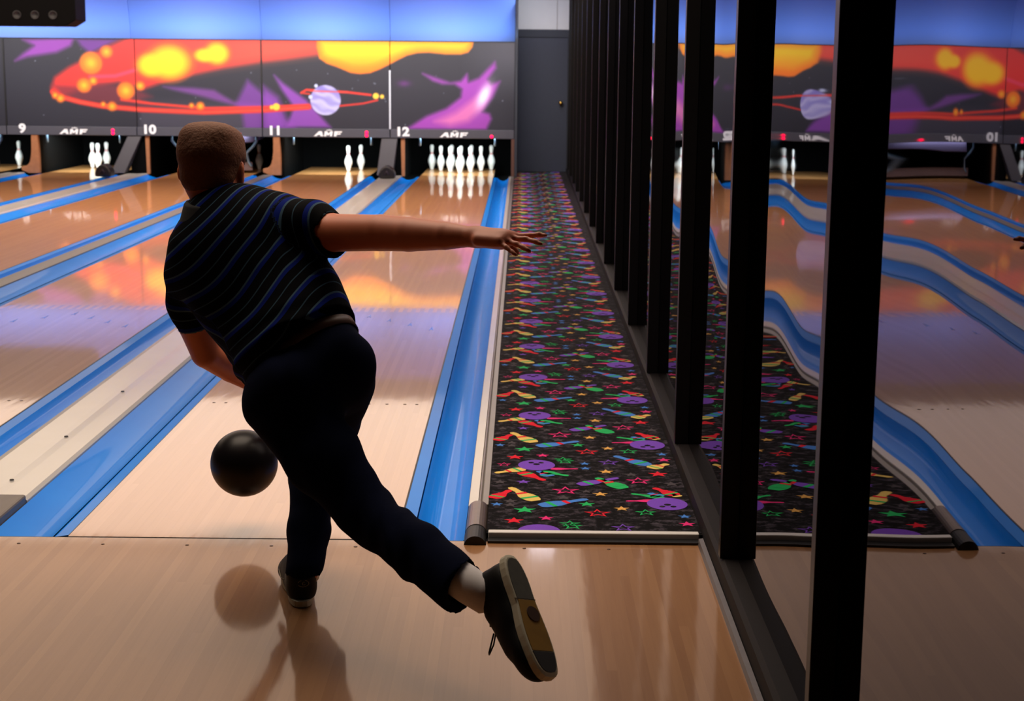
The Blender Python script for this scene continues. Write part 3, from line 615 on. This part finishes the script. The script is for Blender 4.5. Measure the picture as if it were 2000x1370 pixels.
#PERSON
# ------------------------------------------------------------------ signed-distance modelling for the figure
import openvdb
class Field:
    def __init__(s, lo, hi, res):
        s.lo = np.array(lo, float); s.res = res; s.n = np.ceil((np.array(hi) - s.lo) / res).astype(int) + 1
        s.g = np.full(s.n, 1.0, np.float32)
    def pts(s, lo, hi):
        a = np.clip(np.floor((np.array(lo) - s.lo) / s.res).astype(int), 0, s.n - 1); b = np.clip(np.ceil((np.array(hi) - s.lo) / s.res).astype(int) + 1, 1, s.n)
        ax = [s.lo[i] + s.res * np.arange(a[i], b[i]) for i in range(3)]
        return tuple(slice(a[i], b[i]) for i in range(3)), np.stack(np.meshgrid(*ax, indexing='ij'), -1)
    def put(s, lo, hi, fn, k=.0, mode='add'):
        pad = k + .03; sl, P = s.pts(np.array(lo) - pad, np.array(hi) + pad)
        if P.size == 0: return
        d = fn(P); c = s.g[sl]
        if mode == 'add':
            m = np.minimum(c, d)
            if k > 0: h = np.maximum(k - np.abs(c - d), 0) / k; m = m - h * h * k * .25
        elif mode == 'cut':
            m = np.maximum(c, -d)
            if k > 0: h = np.maximum(k - np.abs(c + d), 0) / k; m = m + h * h * k * .25
        s.g[sl] = m
    def cone(s, a, b, ra, rb, k=.02, mode='add'):
        a, b = np.array(a, float), np.array(b, float); ab = b - a; L2 = ab @ ab + 1e-12; R = max(ra, rb)
        def fn(P):
            q = P - a; t = np.clip(q @ ab / L2, 0, 1); return np.linalg.norm(q - t[..., None] * ab, axis=-1) - (ra + (rb - ra) * t)
        s.put(np.minimum(a, b) - R, np.maximum(a, b) + R, fn, k, mode)
    def chain(s, pts, k=.02, kn=.03):
        for i, ((a, ra), (b, rb)) in enumerate(zip(pts[:-1], pts[1:])): s.cone(a, b, ra, rb, k if i == 0 else min(k, kn))
    def ell(s, c, r, R=None, k=.02, mode='add'):
        c = np.array(c, float); r = np.array(r, float); R = np.eye(3) if R is None else np.array(R)   # rows of R = local axes
        def fn(P):
            q = (P - c) @ R.T; k0 = np.linalg.norm(q / r, axis=-1); k1 = np.linalg.norm(q / (r * r), axis=-1) + 1e-9
            return k0 * (k0 - 1) / k1
        m = r.max(); s.put(c - m, c + m, fn, k, mode)
    def box(s, c, h, R, rad, k=.01, mode='add'):
        c = np.array(c, float); h = np.array(h, float) - rad; R = np.array(R)
        def fn(P):
            q = np.abs((P - c) @ R.T) - h; return np.linalg.norm(np.maximum(q, 0), axis=-1) + np.minimum(q.max(-1), 0) - rad
        m = np.linalg.norm(h) + rad; s.put(c - m, c + m, fn, k, mode)
    def plane_cut(s, c, n):      # removes the half space on the side of n
        sl, P = s.pts(s.lo, s.lo + s.n * s.res); n = np.array(n, float); n /= np.linalg.norm(n)
        s.g = np.maximum(s.g, ((P - np.array(c)) @ n).astype(np.float32))
    def mesh(s, name, mats, parent, noise=None):
        if noise is not None:
            sl, P = s.pts(s.lo, s.lo + s.n * s.res); s.g = s.g + noise(P)[tuple(slice(0, q) for q in s.n)].astype(np.float32)
        G = np.clip(s.g, -3 * s.res, 3 * s.res); vg = openvdb.FloatGrid(3 * s.res); vg.copyFromArray(G)
        p, q = vg.convertToQuads(isovalue=0.0); V = p * s.res + s.lo
        me = bpy.data.meshes.new(name); me.from_pydata(V.tolist(), [], q[:, ::-1].tolist()); me.update()
        for m in (mats if isinstance(mats, (list, tuple)) else [mats]): me.materials.append(m)
        me.polygons.foreach_set('use_smooth', [True] * len(me.polygons))
        bm = bmesh.new(); bm.from_mesh(me); bmesh.ops.recalc_face_normals(bm, faces=bm.faces)
        for _ in range(2): bmesh.ops.smooth_vert(bm, verts=bm.verts, factor=.5, use_axis_x=True, use_axis_y=True, use_axis_z=True)
        bm.to_mesh(me); bm.free()
        o = bpy.data.objects.new(name, me); COL.objects.link(o); o.parent = parent
        return o
def vv(*a): return np.array(a, float)
def nrm(a): a = np.array(a, float); return a / np.linalg.norm(a)
def frame(x, zh):   # rows: x axis, y axis, z axis, z nearest to zh
    x = nrm(x); z = np.array(zh, float); z = nrm(z - x * (z @ x)); return np.array([x, np.cross(z, x), z])

J = {k: vv(*v) for k, v in dict(rank=(.3185,-.625,.0922), rknee=(.3138,-.32,.2972), rhip=(.4135,-.62,.654), lhip=(.3006,-.72,.6262), lknee=(.5338,-.91,.3309), lank=(.815,-1.22,.252),
     rbut=(.422,-.72,.7229), lbut=(.3142,-.78,.6611), waist=(.2947,-.6,.7455), belly=(.2312,-.52,.8227), chest=(.1265,-.44,.9565), upback=(.088,-.42,1.027), neckb=(.0521,-.38,1.0667),
     neckt=(.0387,-.34,1.1367), head=(.0313,-.33,1.2095), rsh=(.2767,-.46,1.066), rslv=(.4079,-.57,1.0453), relb=(.5504,-.70,1.0599), rfore=(.6304,-.77,1.0638), rwri=(.8117,-.93,1.0756), rpalm=(.8614,-.98,1.0762),
     lsh=(-.0412,-.36,.8812), lslv=(-.0354,-.32,.7485), lelb=(-.0129,-.28,.6526), lwri=(.118,.02,.478), lpalm=(.135,.08,.432)).items()}
person = tag(empty('person', (.30, -.62, 0)), 'man in striped shirt and jeans bowling, back to camera, left leg swung behind', 'person')
OFF = Vector((.30, -.62, 0))
def rel(o):          # geometry above is in room coordinates; the parent stands at the man's foot
    o.matrix_parent_inverse = Matrix.Translation(-OFF); return o
SKIN = mat('skin', srgb(196, 108, 72), .5, noise=.10, nscale=18)
HAIRM = mat('hair_brown', srgb(100, 54, 24), .75, noise=.35, nscale=170, bump=.002)
JEANS = mat('denim_navy', srgb(7, 14, 38), .9, noise=.3, nscale=160, spec=.05)
spine = nrm(J['neckb'] - J['waist']); lat = nrm(J['rsh'] - J['lsh']); lat = nrm(lat - spine * (lat @ spine)); dep = np.cross(spine, lat)   # dep points forward
TR = np.array([lat, dep, spine])
if dep[1] < 0: TR[1] = -dep
# --- body: one continuous skin surface (head, neck, trunk, arms, hands, legs)
B = Field((-.18, -1.42, .03), (1.02, .24, 1.40), .0058)
hd = J['head']; yaw = math.radians(-8); hf = nrm((math.sin(-yaw), math.cos(yaw), -.16)); HR = frame(np.cross(hf, (0, 0, 1)), (.0, .1, 1)); HR = np.array([HR[0], hf, np.cross(HR[0], hf)])
if HR[2][2] < 0: HR[2] = -HR[2]
H = lambda x, y, z: hd + HR[0] * x + HR[1] * y + HR[2] * z
B.ell(H(0, -.008, .018), (.084, .100, .090), HR, 0); B.ell(H(0, .03, -.045), (.068, .072, .068), HR, .03); B.ell(H(0, .055, -.082), (.045, .042, .032), HR, .03)
B.ell(H(0, -.035, -.055), (.068, .05, .05), HR, .03)
B.ell(H(0, .098, -.012), (.013, .022, .022), HR, .012); B.ell(H(0, .088, -.002), (.012, .014, .032), HR, .012)
for s_ in (-1, 1):
    B.ell(H(s_ * .030, .084, .034), (.026, .014, .010), HR, .012); B.ell(H(s_ * .033, .095, .016), (.016, .012, .010), HR, .004, 'cut'); B.ell(H(s_ * .032, .082, .015), (.013, .012, .012), HR, .003)
    B.ell(H(s_ * .087, -.002, -.018), (.012, .021, .034), HR, .008); B.ell(H(s_ * .098, .004, -.014), (.008, .012, .022), HR, .004, 'cut'); B.ell(H(s_ * .094, -.016, -.016), (.006, .007, .030), HR, .004)
B.ell(H(0, .088, -.048), (.024, .012, .006), HR, .006); B.ell(H(0, .087, -.058), (.020, .012, .007), HR, .006); B.ell(H(0, .102, -.0525), (.022, .008, .0016), HR, .002, 'cut')
B.cone(J['neckt'] + vv(0, -.0, .01), J['neckb'], .062, .068, .035)
B.ell(J['chest'], (.165, .105, .19), TR, .05); B.ell(J['waist'] + vv(-.02, 0, .02), (.14, .10, .13), TR, .05)
B.cone(J['rhip'], J['lhip'], .095, .095, .05)
B.chain([(J['rhip'], .085), (J['rknee'], .055), (J['rank'], .034), (J['rank'] - vv(0, 0, .03), .034)], .03)
B.chain([(J['lhip'], .088), (J['lknee'], .056), (J['lank'], .036)], .03)
B.chain([(J['upback'] + vv(.05, 0, 0), .07), (J['rsh'], .062), (J['rslv'], .052), (J['relb'], .0485), (J['rfore'], .0455), (J['rwri'] * .55 + J['rfore'] * .45, .036), (J['rwri'], .0240)], .03, .004)
B.chain([(J['upback'] - vv(.05, 0, .05), .07), (J['lsh'], .06), (J['lslv'], .05), (J['lelb'], .044), (J['lelb'] * .6 + J['lwri'] * .4, .042), (J['lwri'], .026)], .03, .004)
def hand(w, p, lateral, up_, fingers, thumb):
    R = frame(p - w, up_); k = (p - w)
    B.cone(w, p, .024, .026, .02)
    B.box((w + p) * .5 + k * .28, (.048, .042, .0145), R, .012, .02)
    for base, segs, r in fingers:
        q = p + R[0] * .020 + R[1] * base + R[2] * 0; prev = q - R[0] * .02; B.cone(prev, q, r * 1.1, r * 1.05, .006)
        for dx, dy, dz in segs:
            nx_ = q + R[0] * dx + R[1] * dy + R[2] * dz; B.cone(q, nx_, r, r * .90, .004); q = nx_; r *= .9
    q = w + k * .55 + R[1] * thumb[0]; B.cone(w + k * .35 + R[1] * thumb[0] * .4, q, .014, .0125, .012)
    for dx, dy, dz in thumb[1]:
        nx_ = q + R[0] * dx + R[1] * dy + R[2] * dz; B.cone(q, nx_, .0115, .0098, .004); q = nx_
# right hand: palm down, fingers spread, thumb hanging
hand(J['rwri'], J['rpalm'] + vv(.012, 0, 0), None, (.1, -.25, 1), [(.032, [(.038, .010, .004), (.026, .004, .003), (.018, .002, .0)], .0092), (.011, [(.042, .004, .001), (.030, .002, -.004), (.018, 0, -.006)], .0094),
     (-.010, [(.038, -.003, -.006), (.026, -.002, -.008), (.017, -.001, -.006)], .0092), (-.031, [(.028, -.008, -.010), (.019, -.003, -.009), (.014, -.002, -.007)], .0082)],
     (.030, [(.022, .012, -.020), (.018, .004, -.024)]))
hand(J['lwri'], J['lpalm'] + nrm(J['lpalm'] - J['lwri']) * .012, None, (.9, .2, .3), [(.032, [(.036, .004, -.004), (.022, .002, -.012), (.014, 0, -.014)], .0090), (.011, [(.038, .002, -.008), (.022, 0, -.018), (.012, 0, -.016)], .0092),
     (-.010, [(.036, -.002, -.008), (.020, -.001, -.018), (.011, 0, -.016)], .0090), (-.031, [(.028, -.004, -.010), (.016, -.002, -.014), (.010, 0, -.012)], .0080)],
     (.030, [(.024, .014, -.010), (.022, .006, -.012)]))
B.plane_cut((0, 0, .075), (0, 0, -1))
rel(B.mesh('body', SKIN, person))
# --- hair: short brown crop
Hf = Field(hd - .16, hd + .16, .0045)
Hf.ell(H(0, -.012, .024), (.0935, .108, .096), HR, 0); Hf.box(H(0, -.012, .060), (.078, .088, .056), HR, .042, .03)
Hf.ell(H(0, -.045, -.040), (.076, .052, .055), HR, .025)
Hf.plane_cut(H(0, .02, -.012), HR[1] * .75 - HR[2] * .66); Hf.plane_cut(H(0, .075, .06), HR[1])
Hf.plane_cut(H(0, -.05, -.078), -HR[2] + HR[1] * .1)
for s_ in (-1, 1): Hf.ell(H(s_ * .10, .0, -.022), (.024, .030, .046), HR, .006, 'cut')
rel(Hf.mesh('hair', HAIRM, person, lambda P: .0016 * np.sin(P[..., 0] * 330) * np.sin(P[..., 1] * 290 + 1) * np.sin(P[..., 2] * 310)))
# --- jeans
T = Field((.02, -1.42, .04), (1.0, -.1, .98), .0062)
T.ell(J['rbut'] + vv(-.004, .03, -.035), (.116, .105, .120), None, 0); T.ell(J['lbut'] + vv(.006, .03, -.02), (.114, .105, .112), None, .06)
wl, wr = vv(.150, -.60, .700), vv(.440, -.60, .800)
T.cone(wl + vv(.085, .0, -.01), wr - vv(.095, .0, .01), .10, .108, .06)
T.ell(J['waist'] + vv(.04, -.0, -.055), (.150, .118, .11), TR, .05)
T.chain([(J['rhip'] + vv(0, 0, -.01), .112), ((J['rhip'] + J['rknee']) / 2 + vv(.0, 0, .015), .094), (J['rknee'], .073), (J['rknee'] * .4 + J['rank'] * .6, .057), (J['rank'] + vv(.002, -.012, .0), .053)], .03)
lm = (J['lhip'] + J['lknee']) / 2
T.chain([(J['lhip'] + vv(-.01, 0, -.02), .118), (lm + vv(-.012, 0, -.01), .098), (J['lknee'] + vv(.0, 0, .008), .070), (J['lknee'] * .5 + J['lank'] * .5 + vv(-.005, 0, .004), .069), (J['lank'] + vv(-.018, .012, -.012), .070)], .03)
sd = nrm(J['lank'] - J['lknee']); 
T.plane_cut(J['lank'] + vv(-.022, .016, -.004) , sd) if False else None
# hollow the hems
def cutoff(c, n, lo, hi):
    n = nrm(n); T.put(np.array(lo), np.array(hi), lambda P: -((P - c) @ n), 0, 'cut')
cutoff(J['lank'] + vv(-.028, .018, .0), sd * 1.0 + vv(.15, 0, -.1), J['lank'] - .12, J['lank'] + .16)
cutoff(vv(0, 0, .088), vv(0, 0, -1), J['rank'] - vv(.1, .1, .08), J['rank'] + vv(.1, .1, .0))
T.cone(J['lank'] - sd * .07, J['lank'] + sd * .12, .052, .061, .004, 'cut')
def folds(P):
    x, y, z = P[..., 0], P[..., 1], P[..., 2]
    kn = np.exp(-((x - .60) ** 2 + (z - .33) ** 2) / .012) + .7 * np.exp(-((x - .33) ** 2 + (z - .25) ** 2) / .02) + .5 * np.exp(-((x - .36) ** 2 + (z - .60) ** 2) / .012)
    return .0035 * kn * np.sin(70 * (z * .8 - x * .5) + 9 * np.sin(12 * x + 7 * z)) + .0018 * np.sin(38 * z + 22 * x + 4 * np.sin(20 * x))
je = rel(T.mesh('jeans', JEANS, person, folds))
# --- shirt with stripes across the back
Sf = Field((-.18, -.76, .58), (.56, -.14, 1.22), .0055)
Sf.ell(J['chest'] + TR[1] * .0, (.208, .148, .22), TR, 0)
Sf.ell(J['belly'] + lat * .01, (.198, .150, .20), TR, .08)
Sf.ell(J['waist'] + lat * .010 - TR[1] * .012 - TR[2] * .03, (.178, .160, .16), TR, .08)
Sf.cone(J['lsh'] + lat * .06 + TR[1] * .0, J['rsh'] - lat * .06, .088, .088, .07)
Sf.chain([(J['rsh'] - vv(.02, 0, .01), .080), (J['rsh'] * .5 + J['rslv'] * .5, .069), (J['rslv'] + vv(.0, 0, -.008), .061)], .04)
Sf.chain([(J['lsh'] + vv(.02, 0, .0), .084), (J['lsh'] * .5 + J['lslv'] * .5, .068), (J['lslv'] + vv(.006, 0, -.0), .062)], .04)
Sf.cone(J['neckb'] + vv(.002, 0, .005), J['neckb'] + vv(.0, 0, -.06), .078, .12, .05)
rd = nrm(J['relb'] - J['rslv']); ld = nrm(J['lelb'] - J['lslv'])
def cut2(c, n, lo, hi): n = nrm(n); Sf.put(np.array(lo), np.array(hi), lambda P: -((P - c) @ n), 0, 'cut')
cut2(J['rslv'] + vv(.012, 0, 0), rd * 1.0 + vv(0, 0, -.12), J['rslv'] - vv(.03, .13, .075), J['rslv'] + vv(.15, .13, .13)); Sf.cone(J['rslv'] - rd * .02, J['rslv'] + rd * .09, .054, .056, .003, 'cut')
cut2(J['lslv'], ld, J['lslv'] - vv(.12, .12, .13), J['lslv'] + vv(.075, .12, .03)); Sf.cone(J['lslv'] - ld * .03, J['lslv'] + ld * .09, .053, .055, .003, 'cut')
Sf.put(J['waist'] - .3, J['waist'] + vv(.3, .3, .12), lambda P: (P - (J['waist'] - TR[2] * .056)) @ (TR[2] - .14 * TR[0]), .0, 'cut')
def sfold(P):
    q = P - J['waist']; l, d_, s_ = q @ TR[0], q @ TR[1], q @ TR[2]
    a = np.exp(-((s_ + .02) / .07) ** 2) * np.clip(.6 - l * 2.2, 0, 1.2)
    x, z = P[..., 0], P[..., 2]
    sh = np.exp(-((x - .30) ** 2 + (z - 1.02) ** 2) / .006)
    return .0050 * a * np.sin(95 * s_ + 14 * l) + .0022 * np.sin(30 * s_ + 9 * l) * np.clip(1 - s_ * 2, 0, 1) + .0035 * sh * np.sin(80 * (x + z * .35))
sh = rel(Sf.mesh('shirt', [], person, sfold))
co = np.empty(len(sh.data.vertices) * 3); sh.data.vertices.foreach_get('co', co); co = co.reshape(-1, 3)
q = co - J['waist']; l, s_ = q @ TR[0], q @ TR[2]
s_t = s_ - .42 * (l + .02) ** 2 / .2 * np.clip(1, 0, 1) - .04 * np.clip(l, 0, 1) + .004 * np.sin(l * 24 + s_ * 14)
rs_ = (co - J['rsh']) @ rd; ls_ = (co - J['lsh']) @ ld
rperp = np.linalg.norm(co - J['rsh'] - rs_[:, None] * rd, axis=1); wr_ = np.clip((rs_ - .015) / .02, 0, 1) * (rperp < .098); wl_ = np.clip((ls_ + .00) / .02, 0, 1) * ((co - J['lsh']) @ lat < .065)
stripe = np.where(wr_ > .5, rs_ + .013 + .25 * (co[:, 2] - J['rsh'][2]), np.where(wl_ > .5, ls_ + .02, s_t))
at = sh.data.attributes.new('stripe', 'FLOAT', 'POINT'); at.data.foreach_set('value', stripe.astype(np.float32))
sm = bpy.data.materials.new('striped_knit'); sm.use_nodes = True; nt = sm.node_tree; b = nt.nodes['Principled BSDF']; b.inputs['Roughness'].default_value = .85; b.inputs['Specular IOR Level'].default_value = .04
a = nt.nodes.new('ShaderNodeAttribute'); a.attribute_name = 'stripe'
d1 = nt.nodes.new('ShaderNodeMath'); d1.operation = 'DIVIDE'; d1.inputs[1].default_value = .080; nt.links.new(a.outputs['Fac'], d1.inputs[0])
d2 = nt.nodes.new('ShaderNodeMath'); d2.operation = 'FRACT'; nt.links.new(d1.outputs[0], d2.inputs[0])
rp = nt.nodes.new('ShaderNodeValToRGB'); rp.color_ramp.interpolation = 'CONSTANT'; E_ = rp.color_ramp.elements
stops = [(0, (3, 4, 8)), (.30, (50, 72, 88)), (.345, (3, 4, 9)), (.70, (12, 30, 112)), (.86, (62, 86, 106)), (.93, (3, 4, 8))]
E_[0].position = 0; E_[0].color = srgb(*stops[0][1]); E_[1].position = stops[1][0]; E_[1].color = srgb(*stops[1][1])
for p_, c_ in stops[2:]: e = E_.new(p_); e.color = srgb(*c_)
nt.links.new(d2.outputs[0], rp.inputs[0]); nt.links.new(rp.outputs[0], b.inputs['Base Color']); sh.data.materials.append(sm)
# collar
Cf = Field(J['neckb'] - .16, J['neckb'] + .17, .0045)
Cf.cone(J['neckb'] + vv(.003, -.010, -.02), J['neckb'] + vv(.0, -.004, .066), .112, .086, 0); Cf.cone(J['neckb'] + vv(.0, .004, -.05), J['neckb'] + vv(0, .012, .12), .084, .076, .003, 'cut')
Cf.plane_cut(J['neckb'] + vv(0, 0, .055), (-.08, -.15, 1))
rel(Cf.mesh('collar', mat('collar_black', srgb(10, 11, 16), .85), person))
# belt
pts = []
cb = J['waist'] - TR[2] * .060 + lat * .012
for i in range(41):
    a = 2 * math.pi * i / 40; pts.append(cb + TR[0] * math.cos(a) * .163 + TR[1] * math.sin(a) * .131)
mb = MB(); k = 41
vs = [tuple(p + TR[2] * h_ + (p - cb) * e_) for h_, e_ in ((-.016, .0), (-.016, .02), (.014, .02), (.014, 0)) for p in pts]
mb.add(vs, [(r_ * k + i, r_ * k + i + 1, ((r_ + 1) % 4) * k + i + 1, ((r_ + 1) % 4) * k + i) for r_ in range(4) for i in range(k - 1)], 0, True)
rel(mb.build('belt', mat('belt_tan_leather', srgb(84, 54, 38), .5), person))
# socks
SOCK = mat('sock_white', srgb(236, 232, 234), .9)
rel(MB().tube([J['lank'] - sd * .09, J['lank'] - sd * .02, J['lank'] + sd * .035, vv(.885, -1.225, .245)], [.046, .046, .046, .044], n=20).build('sock', SOCK, person))
rel(MB().tube([J['rank'] + vv(0, .06, .04), J['rank'] + vv(0, 0, .010), J['rank'] + vv(0, .01, -.02)], [.038, .040, .042], n=20).build('sock', SOCK, person))
# --- shoes, built along +X (toe), sole down, heel at x = 0
UP = mat('shoe_black_leather', srgb(9, 8, 9), .55, spec=.2, noise=.3, nscale=30); UPB = mat('shoe_maroon_panel', srgb(48, 26, 28), .5)
SW = mat('sole_edge_white', srgb(206, 200, 178), .6)
def shoe(Mx, trailing):
    root = bpy.data.objects.new('shoe', None); COL.objects.link(root); root.parent = person; root.matrix_parent_inverse = Matrix.Translation(-OFF); root.matrix_world = Mx
    root.matrix_basis = Mx
    f = Field((-.03, -.07, -.01), (.34, .07, .16), .004)
    f.ell((.045, 0, .052), (.050, .039, .066), None, 0); f.ell((.045, 0, .086), (.052, .040, .030), None, .02)
    f.ell((.16, .002, .040), (.13, .047, .050), None, .04); f.ell((.245, .004, .030), (.064, .050, .036), None, .03)
    f.cone((.10, 0, .095), (.20, .002, .062), .030, .034, .03)
    f.put((-.03, -.07, -.02), (.34, .07, .02), lambda P: P[..., 2] - .016, 0, 'cut')
    f.cone((.058, 0, .088), (.050, 0, .18), .036, .044, .004, 'cut')
    f.mesh('upper', UP, root)
    n = 36; out = []
    for i in range(n):
        a = 2 * math.pi * i / n; x = .155 + .158 * math.cos(a); w_ = .040 + .011 * max(0, math.cos(a - .2)) - .007 * math.exp(-((x - .12) / .05) ** 2)
        s1 = math.sin(a); out.append((x, .003 + w_ * math.copysign(abs(s1) ** .62, s1)))
    mb = MB(); vs = []; hs = ((-.003, .97), (0, 1.02), (.017, 1.03), (.020, .97))
    for z, sc_ in hs: vs += [(.155 + (x - .155) * sc_, y * sc_, z) for x, y in out]
    mb.add(vs, [(r_ * n + i, r_ * n + (i + 1) % n, (r_ + 1) * n + (i + 1) % n, (r_ + 1) * n + i) for r_ in range(3) for i in range(n)] + [tuple(range(n))[::-1], tuple(range(3 * n, 4 * n))], 0)
    so = mb.build('sole', SW, root)
    def pad(nm, x0, x1, m, sc=.86, z=-.0045):
        P_ = [(.155 + (x - .155) * .95, y * sc) for x, y in out]; P_ = [(min(max(x, x0), x1), y) for x, y in P_]
        MB().add([(x, y, z) for x, y in P_] + [(x, y, -.001) for x, y in P_], [tuple(range(n))[::-1]] + [(i, (i + 1) % n, (i + 1) % n + n, i + n) for i in range(n)]).build(nm, m, so)
    if trailing:
        pad('heel_pad', .0, .115, mat('heel_rubber_grey', srgb(84, 84, 78), .7, noise=.3, nscale=60))
        pad('slide_pad', .118, .250, mat('slide_leather_ochre', srgb(150, 112, 34), .7, noise=.35, nscale=22))
        pad('toe_pad', .253, .32, mat('toe_rubber_black', srgb(22, 20, 26), .6))
        MB().lathe([(.020, -.0065), (.020, -.002)], (.155, -.004, 0), 16).build('worn_patch', mat('worn_brown', srgb(62, 34, 18), .8), so)
    for i in range(4):
        x = .115 + i * .022; z = .118 - i * .013
        MB().tube([(x, -.030, z - .020), (x + .008, -.014, z), (x + .008, .014, z), (x, .030, z - .020)], .0026, n=6).build('lace', UPB, root)
    if trailing:
        MB().tube([(.12, -.015, .125), (.145, -.03, .165), (.165, -.02, .180), (.17, .0, .160), (.14, .006, .122)], .0022, n=6).build('lace', UP, root)
    else:
        MB().tube([(.10, -.030, .115), (.085, -.050, .122), (.068, -.064, .102)], .0022, n=6).build('lace', UP, root)
        # ringed emblem on the heel
        EM = mat('emblem_beige', srgb(150, 140, 115), .5)
        c = vv(-.006, 0, .070); pts = [(c[0] - .001 + .010 * abs(math.sin(a)) ** 2 * 0, .015 * math.cos(a), c[2] + .0095 * math.sin(a)) for a in [math.pi * .1 + 2 * math.pi * i / 26 for i in range(24)]]
        MB().tube(pts, .0011, n=6).build('emblem', EM, root)
        MB().tube([(c[0] - .001, -.004, c[2] + .003), (c[0] - .001, -.001, c[2] + .0055), (c[0] - .001, .002, c[2] + .001), (c[0] - .001, .0015, c[2] - .004), (c[0] - .001, -.003, c[2] - .0045), (c[0] - .001, -.006, c[2] - .002)], .0011, n=6).build('emblem', EM, root)
        MB().tube([(.10, .046, .050), (.16, .052, .035), (.22, .053, .042)], .0016, n=6).build('side_stripe', EM, root)
    return root
def mx(o, x, z):
    X = Vector(x).normalized(); Z = Vector(z); Z = (Z - X * Z.dot(X)).normalized(); Y = Z.cross(X); m = Matrix((X, Y, Z)).transposed().to_4x4(); m.translation = Vector(o); return m
shoe(mx((.322, -.668, .0035), (-.22, 1, 0), (0, 0, 1)), False)
shoe(mx((.905, -1.245, .340), (.095, -.200, -.215), (-.62, .62, -.12)), True)
# ------------------------------------------------------------------ the ball
t = tag(empty('bowling_ball', (.0319, .06, .2283)), 'glossy black bowling ball just released, in mid air above the foul line', 'bowling ball')
bmh = bmesh.new(); bmesh.ops.create_uvsphere(bmh, u_segments=64, v_segments=32, radius=.1085)
me = bpy.data.meshes.new('shell'); bmh.to_mesh(me); bmh.free(); me.polygons.foreach_set('use_smooth', [True] * len(me.polygons))
BM = mat('ball_black', srgb(14, 11, 15), .38, coat=.04, coat_rough=.2, spec=.2, noise=.5, nscale=9); me.materials.append(BM)
o = bpy.data.objects.new('shell', me); COL.objects.link(o); o.parent = t
HOLE = mat('finger_hole', srgb(4, 4, 4), .9)
for ax, ay in ((.25, .55), (.02, .62), (.14, .25)):
    dvec = Vector((math.sin(ax), .75, math.sin(ay))).normalized(); hm = MB().lathe([(.0125, 0), (.0125, .0006)], n=16).build('finger_hole', HOLE, t)
    hm.rotation_euler = dvec.to_track_quat('Z', 'Y').to_euler(); hm.location = dvec * .1083
